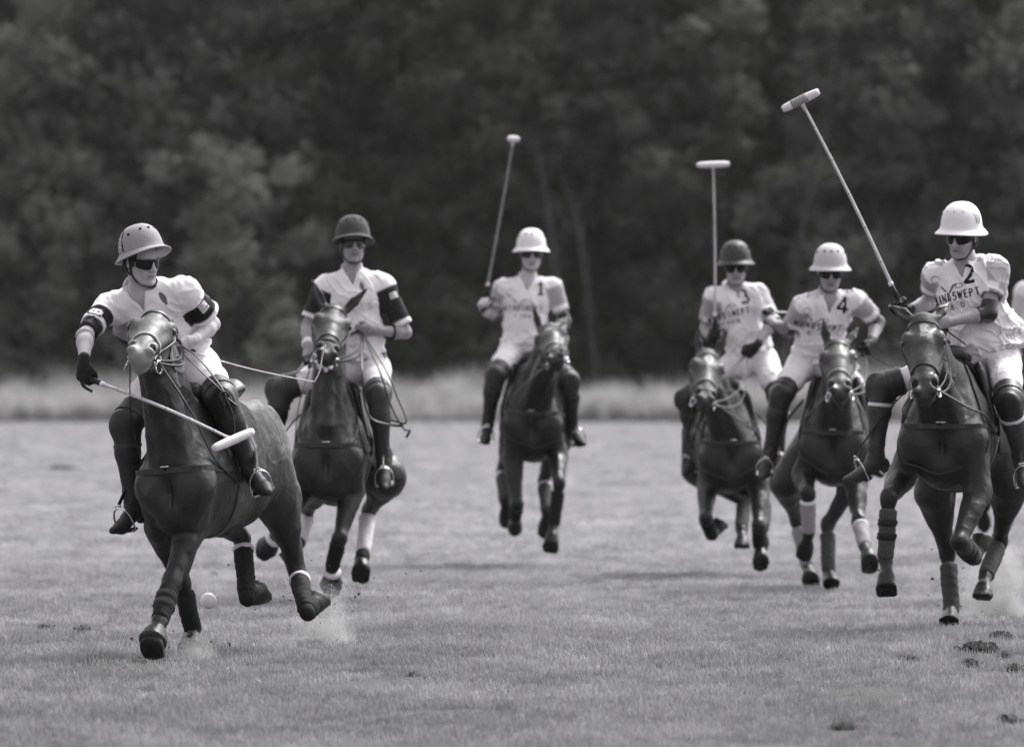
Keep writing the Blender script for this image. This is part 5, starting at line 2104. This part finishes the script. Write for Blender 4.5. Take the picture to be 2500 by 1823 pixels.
R2S = dict(d=H2.W(-.02, 0, 1.6)[1], pelvis=(880, 890), neck=(860, 664), lean=-1, head=(862, 598), hsgn=-1, face=(8, -6, 0), htilt=4, team='A',
    RS=(792, 698, -1), LS=(936, 692, -1), RE=(750, 800, 1), RW=(752, 850, -1), RH=(762, 880, -1),
    LE=(990, 812, 1), LW=(912, 806, -1), LH=(878, 808, -1),
    RK=(682, 950), RA=(668, 1120, 1), RT=(655, 1165, -1), LK=(924, 966), LA=(936, 1130, 1), LT=(938, 1180, -1),
    helmet=M_HELM_DARK, ventm=M_HELM_DARK, jersey=M_JERSEY, sleeve_tone=.03, sl0=.10, sleeveR=.76, sleeveL=.84, seed=8, belt=True, curls=3,
    skin=M_SKIN_TAN, stubble=.12, narrow=.96, guard=M_GUARD_GREY, backcut=-.01,
    Rgrip=(-.62, -.45, -.62), Lgrip=(-.1, -.4, 1), bands=[('R', 'f', .7, .9, .036, M_WHITE, 'wrist_strap'), ('L', 'f', .42, .47, .046, M_BLACK, 'arm_cord')],
    label='upright player in dark grey helmet and mirrored sunglasses, second from left')
R2 = build_rider(R2S, H2)

# ---- pony and rider 3, shirt number 1
H3 = build_horse(dict(d=D3, chest=(1298, 1035), yaw=2, pitch=2, coat=CO_3, neck=.78, head=.60, res=1.25,
    poll=(1333, 785), muzzle=(1355, 872), face=4, ears=((1300, 738), (1388, 772)), marks=((.0, .13, .032, .022, 24),),
    label='near black pony carrying shirt number 1, far off in the middle of the field',
    legs=dict(fR=dict(e=(1252, 1120), k=(1262, 1232, -1), f=(1258, 1262, 1), t=(1258, 1292, 1)),
              fL=dict(e=(1362, 1110), k=(1365, 1180, -1), f=(1352, 1282, -1), t=(1344, 1335, -1), sole=1),
              hR=dict(k=(1226, 1148, 1), f=(1233, 1222, -1), t=(1238, 1275, 1)),
              hL=dict(k=(1328, 1172, 1), f=(1336, 1250, -1), t=(1330, 1300, 1))),
    browband=M_LEATHER_LIGHT, noseband=M_LEATHER_LIGHT, leather=M_LEATHER,
    wraps=dict(fL=dict(mat=M_WRAP_BLACK), fR=dict(mat=M_WRAP_BLACK), hR=dict(mat=M_WRAP_DARK, top=M_WRAP_WHITE), hL=dict(mat=M_WRAP_DARK, top=M_WRAP_WHITE))))
R3S = dict(d=H3.W(-.02, 0, 1.6)[1], pelvis=(1280, 850), neck=(1288, 684), lean=-1, head=(1297, 620), hsgn=-1, face=(4, 2, 0), htilt=0, team='B', res=1.3,
    RS=(1228, 700, -1), LS=(1350, 698, -1), RE=(1206, 765, 1), RW=(1185, 758, -1), RH=(1174, 735, -1),
    LE=(1378, 785, 1), LW=(1352, 822, -1), LH=(1340, 838, -1),
    RK=(1208, 915), RA=(1190, 1040, 1), RT=(1185, 1070, -1), LK=(1392, 930), LA=(1396, 1046, 1), LT=(1425, 1075, -1),
    helmet=M_HELM_WHITE, jersey=M_JERSEY, sleeve_tone=.50, sleeveR=.62, sleeveL=.72, seed=12, guard=M_GUARD_GREY,
    elbows='RL', gloves=dict(R=M_GLOVE_WHITE), Rgrip=(.18, 0, 1), Lgrip=(-.1, -.4, 1), skin=M_SKIN,
    label='distant player in white helmet wearing number 1 with mallet held upright')
R3 = build_rider(R3S, H3)

# ---- pony and rider 4, shirt number 3
H4 = build_horse(dict(d=D4, chest=(1786, 1108), yaw=-4, pitch=2, coat=CO_4, neck=.80, head=.61, res=1.2,
    poll=(1733, 848), muzzle=(1723, 977), face=-6, ears=((1700, 804), (1778, 800)), marks=((.0, .13, .036, .037, 20), (.0, .22, .016, .11, 8), (.0, .36, .012, .08, 3.4)),
    label='liver bay pony with a white star and stripe, carrying shirt number 3',
    legs=dict(fR=dict(e=(1728, 1180), k=(1722, 1264, -1), f=(1738, 1306, 1), t=(1760, 1278, 1)),
              fL=dict(e=(1855, 1190), k=(1852, 1284, -1), f=(1853, 1332, 1), t=(1858, 1369, -1), sole=1),
              hR=dict(k=(1816, 1226, 1), f=(1810, 1294, -1), t=(1812, 1336, -1)),
              hL=dict(k=(1868, 1236, 1), f=(1862, 1292, -1), t=(1858, 1330, 1))),
    noseband=M_LEATHER_LIGHT, browband=M_LEATHER_LIGHT, ring=.05, ringst=1.2,
    wraps=dict(fL=dict(mat=M_WRAP_BLACK), fR=dict(mat=M_WRAP_BLACK), hR=dict(mat=M_WRAP_DARK), hL=dict(mat=M_WRAP_DARK))))
R4S = dict(d=H4.W(-.02, 0, 1.6)[1], pelvis=(1836, 872), neck=(1790, 702), lean=-1, head=(1796, 652), hsgn=-1, face=(0, 8, 2), htilt=4, team='B', res=1.25,
    RS=(1742, 722, -1), LS=(1850, 714, -1), RE=(1722, 800, 1), RW=(1735, 830, -1), RH=(1736, 812, -1),
    LE=(1888, 785, -1), LW=(1846, 845, -1), LH=(1822, 868, -1),
    RK=(1676, 972), RA=(1697, 1100, 1), RT=(1668, 1150, -1), LK=(1905, 975), LA=(1900, 1100, 1), LT=(1905, 1140, -1),
    helmet=M_HELM_BROWN, jersey=M_JERSEY, sleeve_tone=.50, sleeveR=.75, sleeveL=.85, seed=17, wrinkle=1.4, elbows='L', skin=M_SKIN_TAN,
    gloves=dict(L=M_GLOVE, R=M_GLOVE), Rgrip=(0, 0, 1), Lgrip=(-.5, -.3, .8),
    label='player in dark brown helmet wearing number 3, riding tight beside number 4')
R4 = build_rider(R4S, H4)

# ---- pony and rider 5, shirt number 4
H5 = build_horse(dict(d=D5, chest=(2034, 1085), yaw=5, pitch=2, coat=CO_5, neck=.80, head=.61, res=1.15,
    poll=(2043, 822), muzzle=(2051, 956), face=2, ears=((2010, 778), (2095, 800)),
    label='brown pony with pale noseband between the number 3 and number 2 riders',
    legs=dict(fR=dict(e=(1962, 1160), k=(1972, 1205, -1), f=(1975, 1300, 1), t=(1962, 1352, 1)),
              fL=dict(e=(2090, 1180), k=(2098, 1272, -1), f=(2112, 1335, -1), t=(2124, 1370, -1), sole=1),
              hR=dict(s=(1920, 1175, -1), k=(1945, 1268, 1), f=(1972, 1385, -1), t=(1980, 1415, -1), sole=1),
              hL=dict(k=(2020, 1283, 1), f=(2023, 1398, -1), t=(2030, 1424, -1))),
    noseband=M_LEATHER_LIGHT, ring=.05, ringst=1.2,
    wraps=dict(fL=dict(mat=M_WRAP_PALE, top=M_WRAP_WHITE), fR=dict(mat=M_WRAP_PALE, top=M_WRAP_WHITE), hR=dict(mat=M_WRAP_PALE), hL=dict(mat=M_WRAP_DARK))))
R5S = dict(d=H5.W(-.02, 0, 1.6)[1], pelvis=(1990, 880), neck=(2020, 722), lean=-1, head=(2027, 664), hsgn=-1, face=(2, 12, 0), htilt=4, team='B', res=1.2,
    RS=(1960, 744, -1), LS=(2092, 730, -1), RE=(1925, 806, 1), RW=(1885, 785, -1), RH=(1866, 768, 1),
    LE=(2142, 788, 1), LW=(2126, 838, -1), LH=(2116, 858, -1),
    RK=(1905, 965), RA=(1878, 1112, 1), RT=(1862, 1156, -1), LK=(2126, 985), LA=(2140, 1110, 1), LT=(2150, 1150, -1),
    helmet=M_HELM_PALE, jersey=M_JERSEY, sleeve_tone=.50, sleeveR=.75, sleeveL=.70, seed=23, wrinkle=1.4, elbows='RL', skin=M_SKIN_TAN,
    billow=[(.15, -.12, .30, .08)], Rgrip=(.35, .85, .3), Lgrip=(-.1, -.4, 1), guards=True, gloves=dict(L=M_GLOVE),
    label='crouching player in pale helmet wearing number 4, arm across number 3')
R5 = build_rider(R5S, H5)

# ---- pony and rider 6, shirt number 2
H6 = build_horse(dict(d=D6, chest=(2303, 1075), yaw=9, pitch=3, wide=1.0, coat=CO_6, neck=.80, head=.62,
    poll=(2252, 762), muzzle=(2258, 966), face=6, ears=((2174, 745), (2318, 738)), marks=((.006, .115, .024, .038, 20), (-.002, .165, .014, .022, 11)),
    label='bay pony at right with a small white star, knee raised, ears out sideways',
    legs=dict(fR=dict(e=(2200, 1165, 1), k=(2170, 1215, -1), f=(2162, 1365, 1), t=(2164, 1440, -1), sole=1),
              fL=dict(e=(2388, 1200, 1), k=(2343, 1322, -1), f=(2380, 1362, 1), t=(2400, 1306, 1)),
              hR=dict(s=(2280, 1200, -1), k=(2314, 1352, 1), f=(2323, 1488, -1), t=(2316, 1518, -1)),
              hL=dict(s=(2468, 1180, -1), k=(2440, 1322, 1), f=(2406, 1408, -1), t=(2396, 1458, -1))),
    ring=.034, wraps=dict(fR=dict(mat=M_WRAP_DARK, straps=M_BLACK, ridges=9), fL=dict(mat=M_WRAP_DARK, straps=M_BLACK, ridges=9),
               hR=dict(mat=M_WRAP_DARK, ridges=6, end=1.05), hL=dict(mat=M_WRAP_DARK, ridges=6))))
R6S = dict(d=H6.W(-.02, 0, 1.6)[1], pelvis=(2412, 872), neck=(2356, 640), lean=-1, head=(2347, 577), hsgn=-1, face=(-26, 12, -3), htilt=5, hscale=1.05, team='B',
    RS=(2282, 664, 1), LS=(2430, 652, -1), RE=(2268, 740, 1), RW=(2212, 758, -1), RH=(2188, 752, -1),
    LE=(2412, 764, -1), LW=(2318, 786, -1), LH=(2288, 788, -1),
    RK=(2152, 942), RA=(2138, 1118, 1), RT=(2062, 1158, -1), LK=(2464, 980), LA=(2494, 1128, 1), LT=(2502, 1178, -1),
    helmet=M_HELM_WHITE, ventm=M_HELM_WHITE, jersey=M_JERSEY, sleeve_tone=.50, sleeveR=.55, sleeveL=.62, seed=31, wrinkle=1.7, elbows='L', skin=M_SKIN, stubble=.30,
    billow=[(.16, -.10, .12, .07)], gstrap=M_WHITESTRAP, boot=M_BOOT_BROWN, build=1.12,
    gloves=dict(R=M_GLOVE), Rgrip=(-.42, .1, .9), Lgrip=(-.2, -.4, 1), curls=3,
    logo=[(1, [seg((-.05, .085), (-.03, .075), (-.015, .07), (.005, .078), (.02, .07), (.02, .03), (-.018, .034), (-.02, .055), (-.035, .07)), seg((-.012, .062), (.012, .062)), seg((-.012, .052), (.014, .052)), seg((-.012, .042), (.014, .042))])],
    label='player in white helmet wearing number 2 with mallet raised, at the right')
R6 = build_rider(R6S, H6)

# ---- a seventh pair, cut by the right edge of the photograph
D7 = dist(1372)
H7 = build_horse(dict(d=D7, chest=(2502, 1040), yaw=8, pitch=2, coat=CO_3, neck=.78, head=.60, res=1.5,
    poll=(2530, 800), muzzle=(2535, 900), face=0, ears=((2510, 760), (2555, 760)),
    label='dark pony mostly hidden behind the number 2 pony at the right edge',
    legs=dict(fR=dict(e=(2452, 1122), k=(2408, 1205, -1), f=(2404, 1238, 1), t=(2402, 1283, 1)),
              fL=dict(e=(2540, 1120), k=(2545, 1200, -1), f=(2548, 1270, 1), t=(2550, 1312, -1)),
              hR=dict(k=(2452, 1150, 1), f=(2456, 1230, -1), t=(2456, 1285, -1)),
              hL=dict(k=(2530, 1150, 1), f=(2540, 1230, -1), t=(2545, 1290, -1))),
    wraps=dict(fL=dict(mat=M_WRAP_BLACK), fR=dict(mat=M_WRAP_BLACK), hR=dict(mat=M_WRAP_DARK), hL=dict(mat=M_WRAP_DARK))))
R7S = dict(d=H7.W(-.02, 0, 1.6)[1], pelvis=(2540, 862), neck=(2552, 694), lean=-1, head=(2560, 632), hsgn=-1, face=(4, 2, 0), htilt=2, team='B', res=1.5,
    RS=(2500, 708, -1), LS=(2605, 706, -1), RE=(2484, 778, 1), RW=(2500, 830, -1), RH=(2508, 850, -1),
    LE=(2625, 790, 1), LW=(2590, 830, -1), LH=(2575, 840, -1),
    RK=(2472, 915), RA=(2462, 1040, 1), RT=(2458, 1070, -1), LK=(2620, 925), LA=(2640, 1046, 1), LT=(2660, 1075, -1),
    helmet=M_HELM_PALE, jersey=M_JERSEY, sleeve_tone=.9, sleeveR=.9, sleeveL=.9, seed=41, Rgrip=(.2, -.3, 1), Lgrip=(-.1, -.4, 1),
    label='player cut off by the right edge, only a pale sleeve and leg in view')
R7 = build_rider(R7S, H7)

for hz, r in ((H7, R7), (H1, R1), (H2, R2), (H3, R3), (H4, R4), (H5, R5), (H6, R6)):
    stirrups(hz, r)
# ------------------------------------------------------------------ mallets, whips, reins, lettering, ball, divots, flying turf
mallet(R1.grip['R'][0], (566, 1072), -1, (.8, .54, .35), L=1.27, label='white mallet swung low across the front pony by the leaning player', length=.26)
mallet(R2.grip['R'][0], (600, 1050), 1, (.3, 1, 0), label='white mallet pointing down behind the front pony, held by the dark helmeted player', bands=False)
mallet(R3.grip['R'][0], (1253, 343), 1, (.35, -.9, .45), label='mallet held upright by the distant player wearing number 1', cane=M_CANE_DARK, bands=False)
mallet(R4.grip['R'][0], (1741, 406), -1, (1, .1, .04), label='upright pale mallet with level head, held by the player wearing number 3', bands=False)
mallet(R5.grip['R'][0], (1962, 772), 1, (.9, .2, .2), label='mallet trailing behind the player wearing number 4', bands=False, cane=M_CANE_DARK)
mallet(R6.grip['R'][0], (1957, 250), 1, (.58, -.1, .75), L=1.30, band=True, label='raised mallet with banded head above the player wearing number 2', thick=1.1)
g1, g2, g6, g5 = R1.grip['L'][0], R2.grip['L'][0], R6.grip['L'][0], R5.grip['L'][0]
tip1 = chain(g1, 768, 932, 1.0, 1)
whip(g1, tip1, 'white whip pointing right from the left hand of the leaning player', M_CANE, tip1 + V(.06, .0, .20))
whip(g6, chain(g6, 2510, 935, .9, 1), 'thin black whip in front of the breeches of the player wearing number 2', M_BLACK)
whip(g5, chain(g5, 2250, 925, .8, 1), 'dark whip in the left hand of the player wearing number 4', M_BLACK)

def P_(hz, px, py, dy=0.0):
    return at(px, py, hz.O[1] - .6 + dy)
reins(H1, g1, slack=.02)
reins(H2, g2, slack=.02, loop=[[g2, P_(H2, 925, 900), P_(H2, 955, 990), P_(H2, 985, 1045), P_(H2, 1000, 1050), P_(H2, 992, 1068)], [g2, P_(H2, 884, 900), P_(H2, 890, 980), P_(H2, 905, 1020), P_(H2, 940, 1035), P_(H2, 985, 1040)],
    [g2, P_(H2, 940, 900), P_(H2, 970, 970), P_(H2, 992, 1030), P_(H2, 955, 1026)]])
reins(H3, R3.grip['L'][0])
reins(H4, R4.grip['L'][0], slack=.08, mat_=M_LEATHER_LIGHT)
reins(H5, g5)
reins(H7, R7.grip['L'][0])
reins(H6, g6, slack=.06)
mb = MB()
KY = R1.J['L'][5][1] - .17
a_, b_ = g1, at(556, 962, KY)
for o_ in (-.014, .014):
    pts = curve([a_ + V(0, 0, o_), lerp(a_, b_, .4) + V(0, -.05, .015 + o_ * 2), lerp(a_, b_, .8) + V(0, -.02, o_), b_ + V(0, 0, -.02), b_ + V(.05, 0, -.06)], 6)
    mb.tube(pts, .013, 6, flat=.3)
c_ = at(548, 968, KY)
for k in range(3):
    ring(mb, c_ + V(.01 * k, 0, -.02 * k), V(.3, -1, .2 * k), .026, .007, 14)
mb.tube(curve([c_, c_ + V(.0, -.02, -.06), c_ + V(.02, -.02, -.11)], 6), .009, 6, flat=.4)
mb.tube(curve([c_, c_ + V(.03, -.02, -.05), c_ + V(.05, 0, -.13), c_ + V(.055, 0, -.26)], 6), .009, 6, flat=.4)
mb.build('rein_end', M_LEATHER, H1.obj)

# foam at the mouth of the second pony
fm = Sculpt()
for i in range(9):
    t_ = i / 8 * 2 - 1
    p_, n_ = snap(H2.bvh, H2.H(t_ * .048, -.085 - .02 * (i % 3), .575 + .012 * math.sin(i * 3)), .004)
    fm.blob(p_, H2.hs, H2.hn, H2.hh, .013, .010, .015 + .006 * (i % 2), .01)
fc_, ff_ = fm.mesh(.0045)
fc_ = fc_ + vnormals(fc_, ff_) * (noise3(fc_ * 120) * .003)[:, None]
make_obj('foam', fc_, ff_, mat('foam', .7, .5, .4, 60, .1, .001, 200), H2.obj)

# lettering
def chest(r, px, py):
    """Frame on the jersey front that follows the tilt of the torso."""
    return at(px, py, r.N[1] - .1), r.l, r.u
for r, num, npx, tpx, sub, cl, sz in ((R3, '1', (1320, 704), (1278, 752), 'FARM', M_INK, 1), (R4, '3', (1815, 724), (1779, 768), 'FARM', M_INK, 1),
                                  (R5, '4', (2060, 752), (2005, 806), '& CO', M_INK, 1.1), (R6, '2', (2368, 668), (2334, 722), '& O', M_INK, 1.05)):
    jo = [c for c in r.obj.children if c.name.startswith('jersey')][0]
    o_, ex, ey = chest(r, *npx)
    S_ = .095 * sz
    polys = [([((x - .36) * S_, (y - .5) * S_) for (x, y) in sq], w * .019 * sz) for sq, w in GLYPH[num]]
    on_cloth(r, polys, o_, ex, ey, 'shirt_number', cl, jo)
    o_, ex, ey = chest(r, *tpx)
    write(r, 'WINDSWEPT', o_ - ey * .02, ex, ey, .042 * sz, .034 * sz, .0085, 'team_lettering', M_INK if r is not R3 else M_INK_GREY, jo, -.006)
    write(r, sub, o_ - ey * .075, ex, ey, .030 * sz, .034 * sz, .006, 'team_lettering', M_INK_GREY, jo)
    # two crossed strokes and a loop over the name
    on_cloth(r, [(seg((-.085, .07), (-.055, .035)), .008), (seg((-.03, .025), (0, .062), (.025, .068)), .008), (arc(.035, .055, .022, .012, 100, -200), .004)], o_, ex, ey, 'shirt_emblem', M_INK_GREY if r is not R6 else M_INK, jo)
    on_cloth(r, [(arc(-.0, .0, .028, .02, 0, 300), .003), (seg((-.025, -.02), (.02, -.035)), .003), (seg((-.015, -.03), (.02, -.045)), .003)], o_ - ex * .11 + ey * .12, ex, ey, 'shirt_badge', M_INK_GREY, jo)
for r, lp in ((R1, (398, 735)), (R2, (884, 700))):
    jo = [c for c in r.obj.children if c.name.startswith('jersey')][0]
    o_, ex, ey = chest(r, *lp)
    leaf = [([(x + .010 * math.sin(t * math.pi) * sg_, .032 - .064 * t) for t, x in ((t, -.006 + .012 * t) for t in np.linspace(0, 1, 9))], .010) for sg_ in (-1, -.4, .4, 1)]
    on_cloth(r, leaf, o_, ex, ey, 'leaf_emblem', M_INK_GREY, jo)
jo = [c for c in R2.obj.children if c.name.startswith('jersey')][0]
o_, ex, ey = chest(R2, 872, 758)
write(R2, 'INGEN', o_, ex, ey, .050, .046, .008, 'team_lettering', M_INK_FAINT, jo)

def sleeve_patch(r, q, t, side, w, h, kind):
    """Sewn patch on a sleeve."""
    sh, E = r.J[q][:2]
    jo = [c for c in r.obj.children if c.name.startswith('jersey')][0]
    ad = nrm(E - sh)
    c = lerp(sh, E, t)
    d_ = perp(side, ad)
    ex = np.cross(d_, ad) * -1
    rows = []
    nx, ny = 8, 8
    for j in range(ny + 1):
        row = []
        for i in range(nx + 1):
            p = c + ad * (j / ny - .5) * h + ex * (i / nx - .5) * w
            hh = r.jbvh.ray_cast(Vector(p + d_ * .3), Vector(-d_), .6)
            row.append((np.array(hh[0]) if hh[0] else p + d_ * .07) + d_ * .002)
        rows.append(row)
    mbs = {'l': MB(), 'd': MB()}
    for j in range(ny):
        for i in range(nx):
            if kind == 'flag':
                dk = (j % 2 == 1 and not (i < 4 and j < 4)) or (i < 3 and j < 4 and False)
            else:
                x, y = i / (nx - 1) - .5, j / (ny - 1) - .5
                rr = math.hypot(abs(x) - .25, y * .8)
                dk = not (.12 < rr < .36)
            m_ = mbs['d' if dk else 'l']
            q_ = [rows[j][i], rows[j][i + 1], rows[j + 1][i + 1], rows[j + 1][i]]
            q_ = [p + d_ * .0008 for p in q_]
            m_.add(q_ + [p - d_ * .0016 for p in q_], [(0, 1, 2, 3), (7, 6, 5, 4), (0, 4, 5, 1), (1, 5, 6, 2), (2, 6, 7, 3), (3, 7, 4, 0)])
    a = mbs['l'].build('sleeve_patch', M_WHITE, jo, smooth=False)
    if mbs['d'].n:
        mbs['d'].build('patch_stripes', M_INK_GREY if kind == 'flag' else M_BLACK, a, smooth=False)
sleeve_patch(R1, 'L', .42, (.2, -1, .2), .055, .055, 'flag')
sleeve_patch(R2, 'L', .28, (.5, -1, .2), .062, .045, 'flag')
sleeve_patch(R1, 'R', .52, (-.3, -1, 0), .075, .060, 'knot')

# ball, struck and flying low behind the front pony
bm = bmesh.new()
bmesh.ops.create_uvsphere(bm, u_segments=32, v_segments=20, radius=.0445)
for v in bm.verts:
    v.co *= 1 - .02 * max(0, 1 - (v.co - Vector((.008, -.04, -.012))).length / .018)
vs = np.array([v.co for v in bm.verts])
fs = [tuple(v.index for v in f.verts) for f in bm.faces]
bm.free()
bp_ = at(509, 1466, 46.3)
tag(make_obj('ball', vs + bp_, fs, mat('white_ball', .80, .35, .4, 9, .05, .0006, 40), None, bp_), 'white polo ball flying low beside the front pony\'s legs', 'ball')

# divots: clods torn out of the turf
M_SOIL = mat('soil', .030, .95, .05, 14, .5, .02, 30)
def divot(px, py, w, hgt, seed, label):
    """Torn turf: a ragged low pad of soil with grass blades standing round it."""
    y = FPX * CAM_H / (py - HORIZON)
    c = at(px, py, y)
    c[2] = 0
    g_ = np.random.default_rng(seed)
    s = Sculpt()
    s.blob(c, V(1, 0, 0), V(0, 1, 0), V(0, 0, 1), w * .55, w * 1.0, hgt * .72, .01)
    for i in range(16):
        a = g_.uniform(-1, 1)
        q = c + V(a * w * .62, g_.uniform(-.6, .6) * w * 1.6, g_.uniform(.0, .25) * hgt)
        rr = w * g_.uniform(.05, .19)
        s.blob(q, V(1, 0, 0), V(0, 1, 0), nrm(V(g_.uniform(-.4, .4), g_.uniform(-.4, .4), 1)), rr, rr * 1.5, hgt * g_.uniform(.2, .5), .008)
    co, fa = s.mesh(max(.006, w * .035))
    co = co + vnormals(co, fa) * (noise3(co * 42) * .010 + noise3(co * 110) * .011)[:, None]
    o = make_obj('divot', co, fa, M_SOIL, None, c)
    tag(o, label, 'divot', 'divots torn from the turf')
    v, f = [], []
    for i in range(220):
        a = g_.uniform(0, 6.28)
        k_ = g_.uniform(.3, 1.25)
        p = c + V(math.cos(a) * w * .7 * k_, math.sin(a) * w * 1.1 * k_, hgt * g_.uniform(0, .5) * (k_ < .9))
        dr = V(g_.normal() * .6, g_.normal() * .5, g_.uniform(.4, 1.2))
        k = len(v)
        v += [p - V(.0016, 0, 0), p + V(.0016, 0, 0), p + dr * .042]
        f.append((k, k + 1, k + 2))
    b_ = make_obj('torn_grass', v, f, M_BLADE, o, smooth=False)
    b_['kind'] = 'stuff'
for i, (px, py, w, hg, lab) in enumerate(DIVOTS):
    divot(px, py, w * .85, hg * 1.8, 300 + i, lab)

# sand and turf thrown up by hooves
M_DUST = mat('dust_sand', .85, .9, .05)
def spray(px, py, dy, rx, rz, n, seed, label, dens):
    y = FPX * CAM_H / (py - HORIZON) + dy
    c = at(px, py, y)
    g_ = np.random.default_rng(seed)
    t = g_.uniform(0, 1, n) ** 1.6
    p = np.stack([c[0] + g_.normal(size=n) * rx * (.25 + .5 * t), c[1] + g_.normal(size=n) * rx * .8, .005 + t * rz * (1 - .3 * g_.uniform(size=n))], 1)
    s_ = g_.uniform(.0012, .0034, n)[:, None]
    d0 = g_.normal(size=(n, 3))
    d1 = g_.normal(size=(n, 3))
    v = np.stack([p, p + d0 * s_, p + d1 * s_, p - (d0 + d1) * s_ * .5], 1).reshape(-1, 3)
    k = np.arange(n) * 4
    fa = np.stack([np.stack([k, k + 1, k + 2], 1), np.stack([k, k + 2, k + 3], 1), np.stack([k, k + 3, k + 1], 1), np.stack([k + 1, k + 3, k + 2], 1)], 1).reshape(-1, 3)
    o = make_obj('dust', v, fa, M_DUST, None, c, smooth=False)
    tag(o, label, 'dust', 'turf and sand thrown up by hooves', 'stuff')
    # clods and blades of turf in the air
    m_ = max(8, n // 110)
    q = c + np.stack([g_.normal(size=m_) * rx * 1.1, g_.normal(size=m_) * rx * 1.2, np.abs(g_.normal(size=m_)) * rz * .75 + .02], 1)
    vv, ff = [], []
    for i in range(m_):
        z_ = g_.uniform(.002, .006) * (1.5 if i % 9 == 0 else 1)
        k_ = len(vv)
        vv += [q[i] + g_.normal(size=3) * z_ for _ in range(6)]
        ff += [(k_ + a_, k_ + b_, k_ + c_) for a_, b_, c_ in ((0, 1, 2), (0, 2, 3), (0, 3, 4), (0, 4, 1), (5, 2, 1), (5, 3, 2), (5, 4, 3), (5, 1, 4))]
    o3 = make_obj('flying_turf', vv, ff, M_SOIL, None, c, smooth=False)
    tag(o3, label.replace('pale spray of sand', 'dark bits of turf flying').replace('thin spray of sand', 'dark bits of turf flying').replace('small dark', 'few small dark'), 'turf', 'turf and sand thrown up by hooves', 'stuff')
    # the fine part of the cloud
    m = bpy.data.materials.new('dust_cloud')
    m.use_nodes = True
    nt = m.node_tree
    nt.nodes.remove(nt.nodes["Principled BSDF"])
    pv = nt.nodes.new("ShaderNodeVolumePrincipled")
    pv.inputs['Color'].default_value = (.9, .89, .9, 1)
    tc = nt.nodes.new("ShaderNodeTexCoord")
    nz = nt.nodes.new("ShaderNodeTexNoise")
    nz.inputs['Scale'].default_value = 9
    nz.inputs['Detail'].default_value = 5
    nt.links.new(tc.outputs['Object'], nz.inputs['Vector'])
    ln = nt.nodes.new("ShaderNodeVectorMath")
    ln.operation = 'LENGTH'
    mp = nt.nodes.new("ShaderNodeMapping")
    mp.inputs['Scale'].default_value = (1 / rx, 1 / rx, 1 / rz)
    nt.links.new(tc.outputs['Object'], mp.inputs['Vector'])
    nt.links.new(mp.outputs[0], ln.inputs[0])
    fr = nt.nodes.new("ShaderNodeMapRange")
    fr.inputs[1].default_value, fr.inputs[2].default_value, fr.inputs[3].default_value, fr.inputs[4].default_value = .15, 1.0, 1, 0
    nt.links.new(ln.outputs['Value'], fr.inputs[0])
    nr = nt.nodes.new("ShaderNodeMapRange")
    nr.inputs[1].default_value, nr.inputs[2].default_value, nr.inputs[3].default_value, nr.inputs[4].default_value = .36, .7, 0, 1
    nt.links.new(nz.outputs[0], nr.inputs[0])
    mu = nt.nodes.new("ShaderNodeMath")
    mu.operation = 'MULTIPLY'
    nt.links.new(fr.outputs[0], mu.inputs[0])
    nt.links.new(nr.outputs[0], mu.inputs[1])
    m2 = nt.nodes.new("ShaderNodeMath")
    m2.operation = 'MULTIPLY'
    m2.inputs[1].default_value = dens
    nt.links.new(mu.outputs[0], m2.inputs[0])
    nt.links.new(m2.outputs[0], pv.inputs['Density'])
    nt.links.new(pv.outputs[0], nt.nodes["Material Output"].inputs['Volume'])
    mb = MB()
    rings = []
    c2 = V(c[0], c[1], .004)
    for i in range(1, 10):
        th = math.pi * .5 * i / 9
        a = np.arange(20) * 2 * math.pi / 20
        rings.append(c2 + np.stack([np.cos(a) * rx * 1.02 * math.sin(th + .02), np.sin(a) * rx * 1.02 * math.sin(th + .02), np.full(20, rz * 1.02 * math.cos(th))], 1))
    mb.rings(rings[::-1])
    o2 = mb.build('dust_cloud', m, None, origin=c2)
    tag(o2, label.replace('spray', 'fine cloud'), 'dust', 'turf and sand thrown up by hooves', 'stuff')
spray(790, 1580, .5, .20, .37, 5000, 1, 'pale spray of sand behind the front pony\'s hind hoof', 15)
spray(465, 1612, .05, .16, .16, 1500, 2, 'pale spray of sand round the front pony\'s planted hoof', 14)
spray(2440, 1522, .6, .26, .56, 4500, 3, 'pale spray of sand at the number 2 pony\'s hind hooves', 20)
spray(2068, 1440, .4, .10, .16, 700, 4, 'small pale spray of sand at the number 4 pony\'s hind hoof', 8)
spray(1322, 1392, .3, .20, .26, 900, 5, 'thin spray of sand under the number 1 pony', 3)
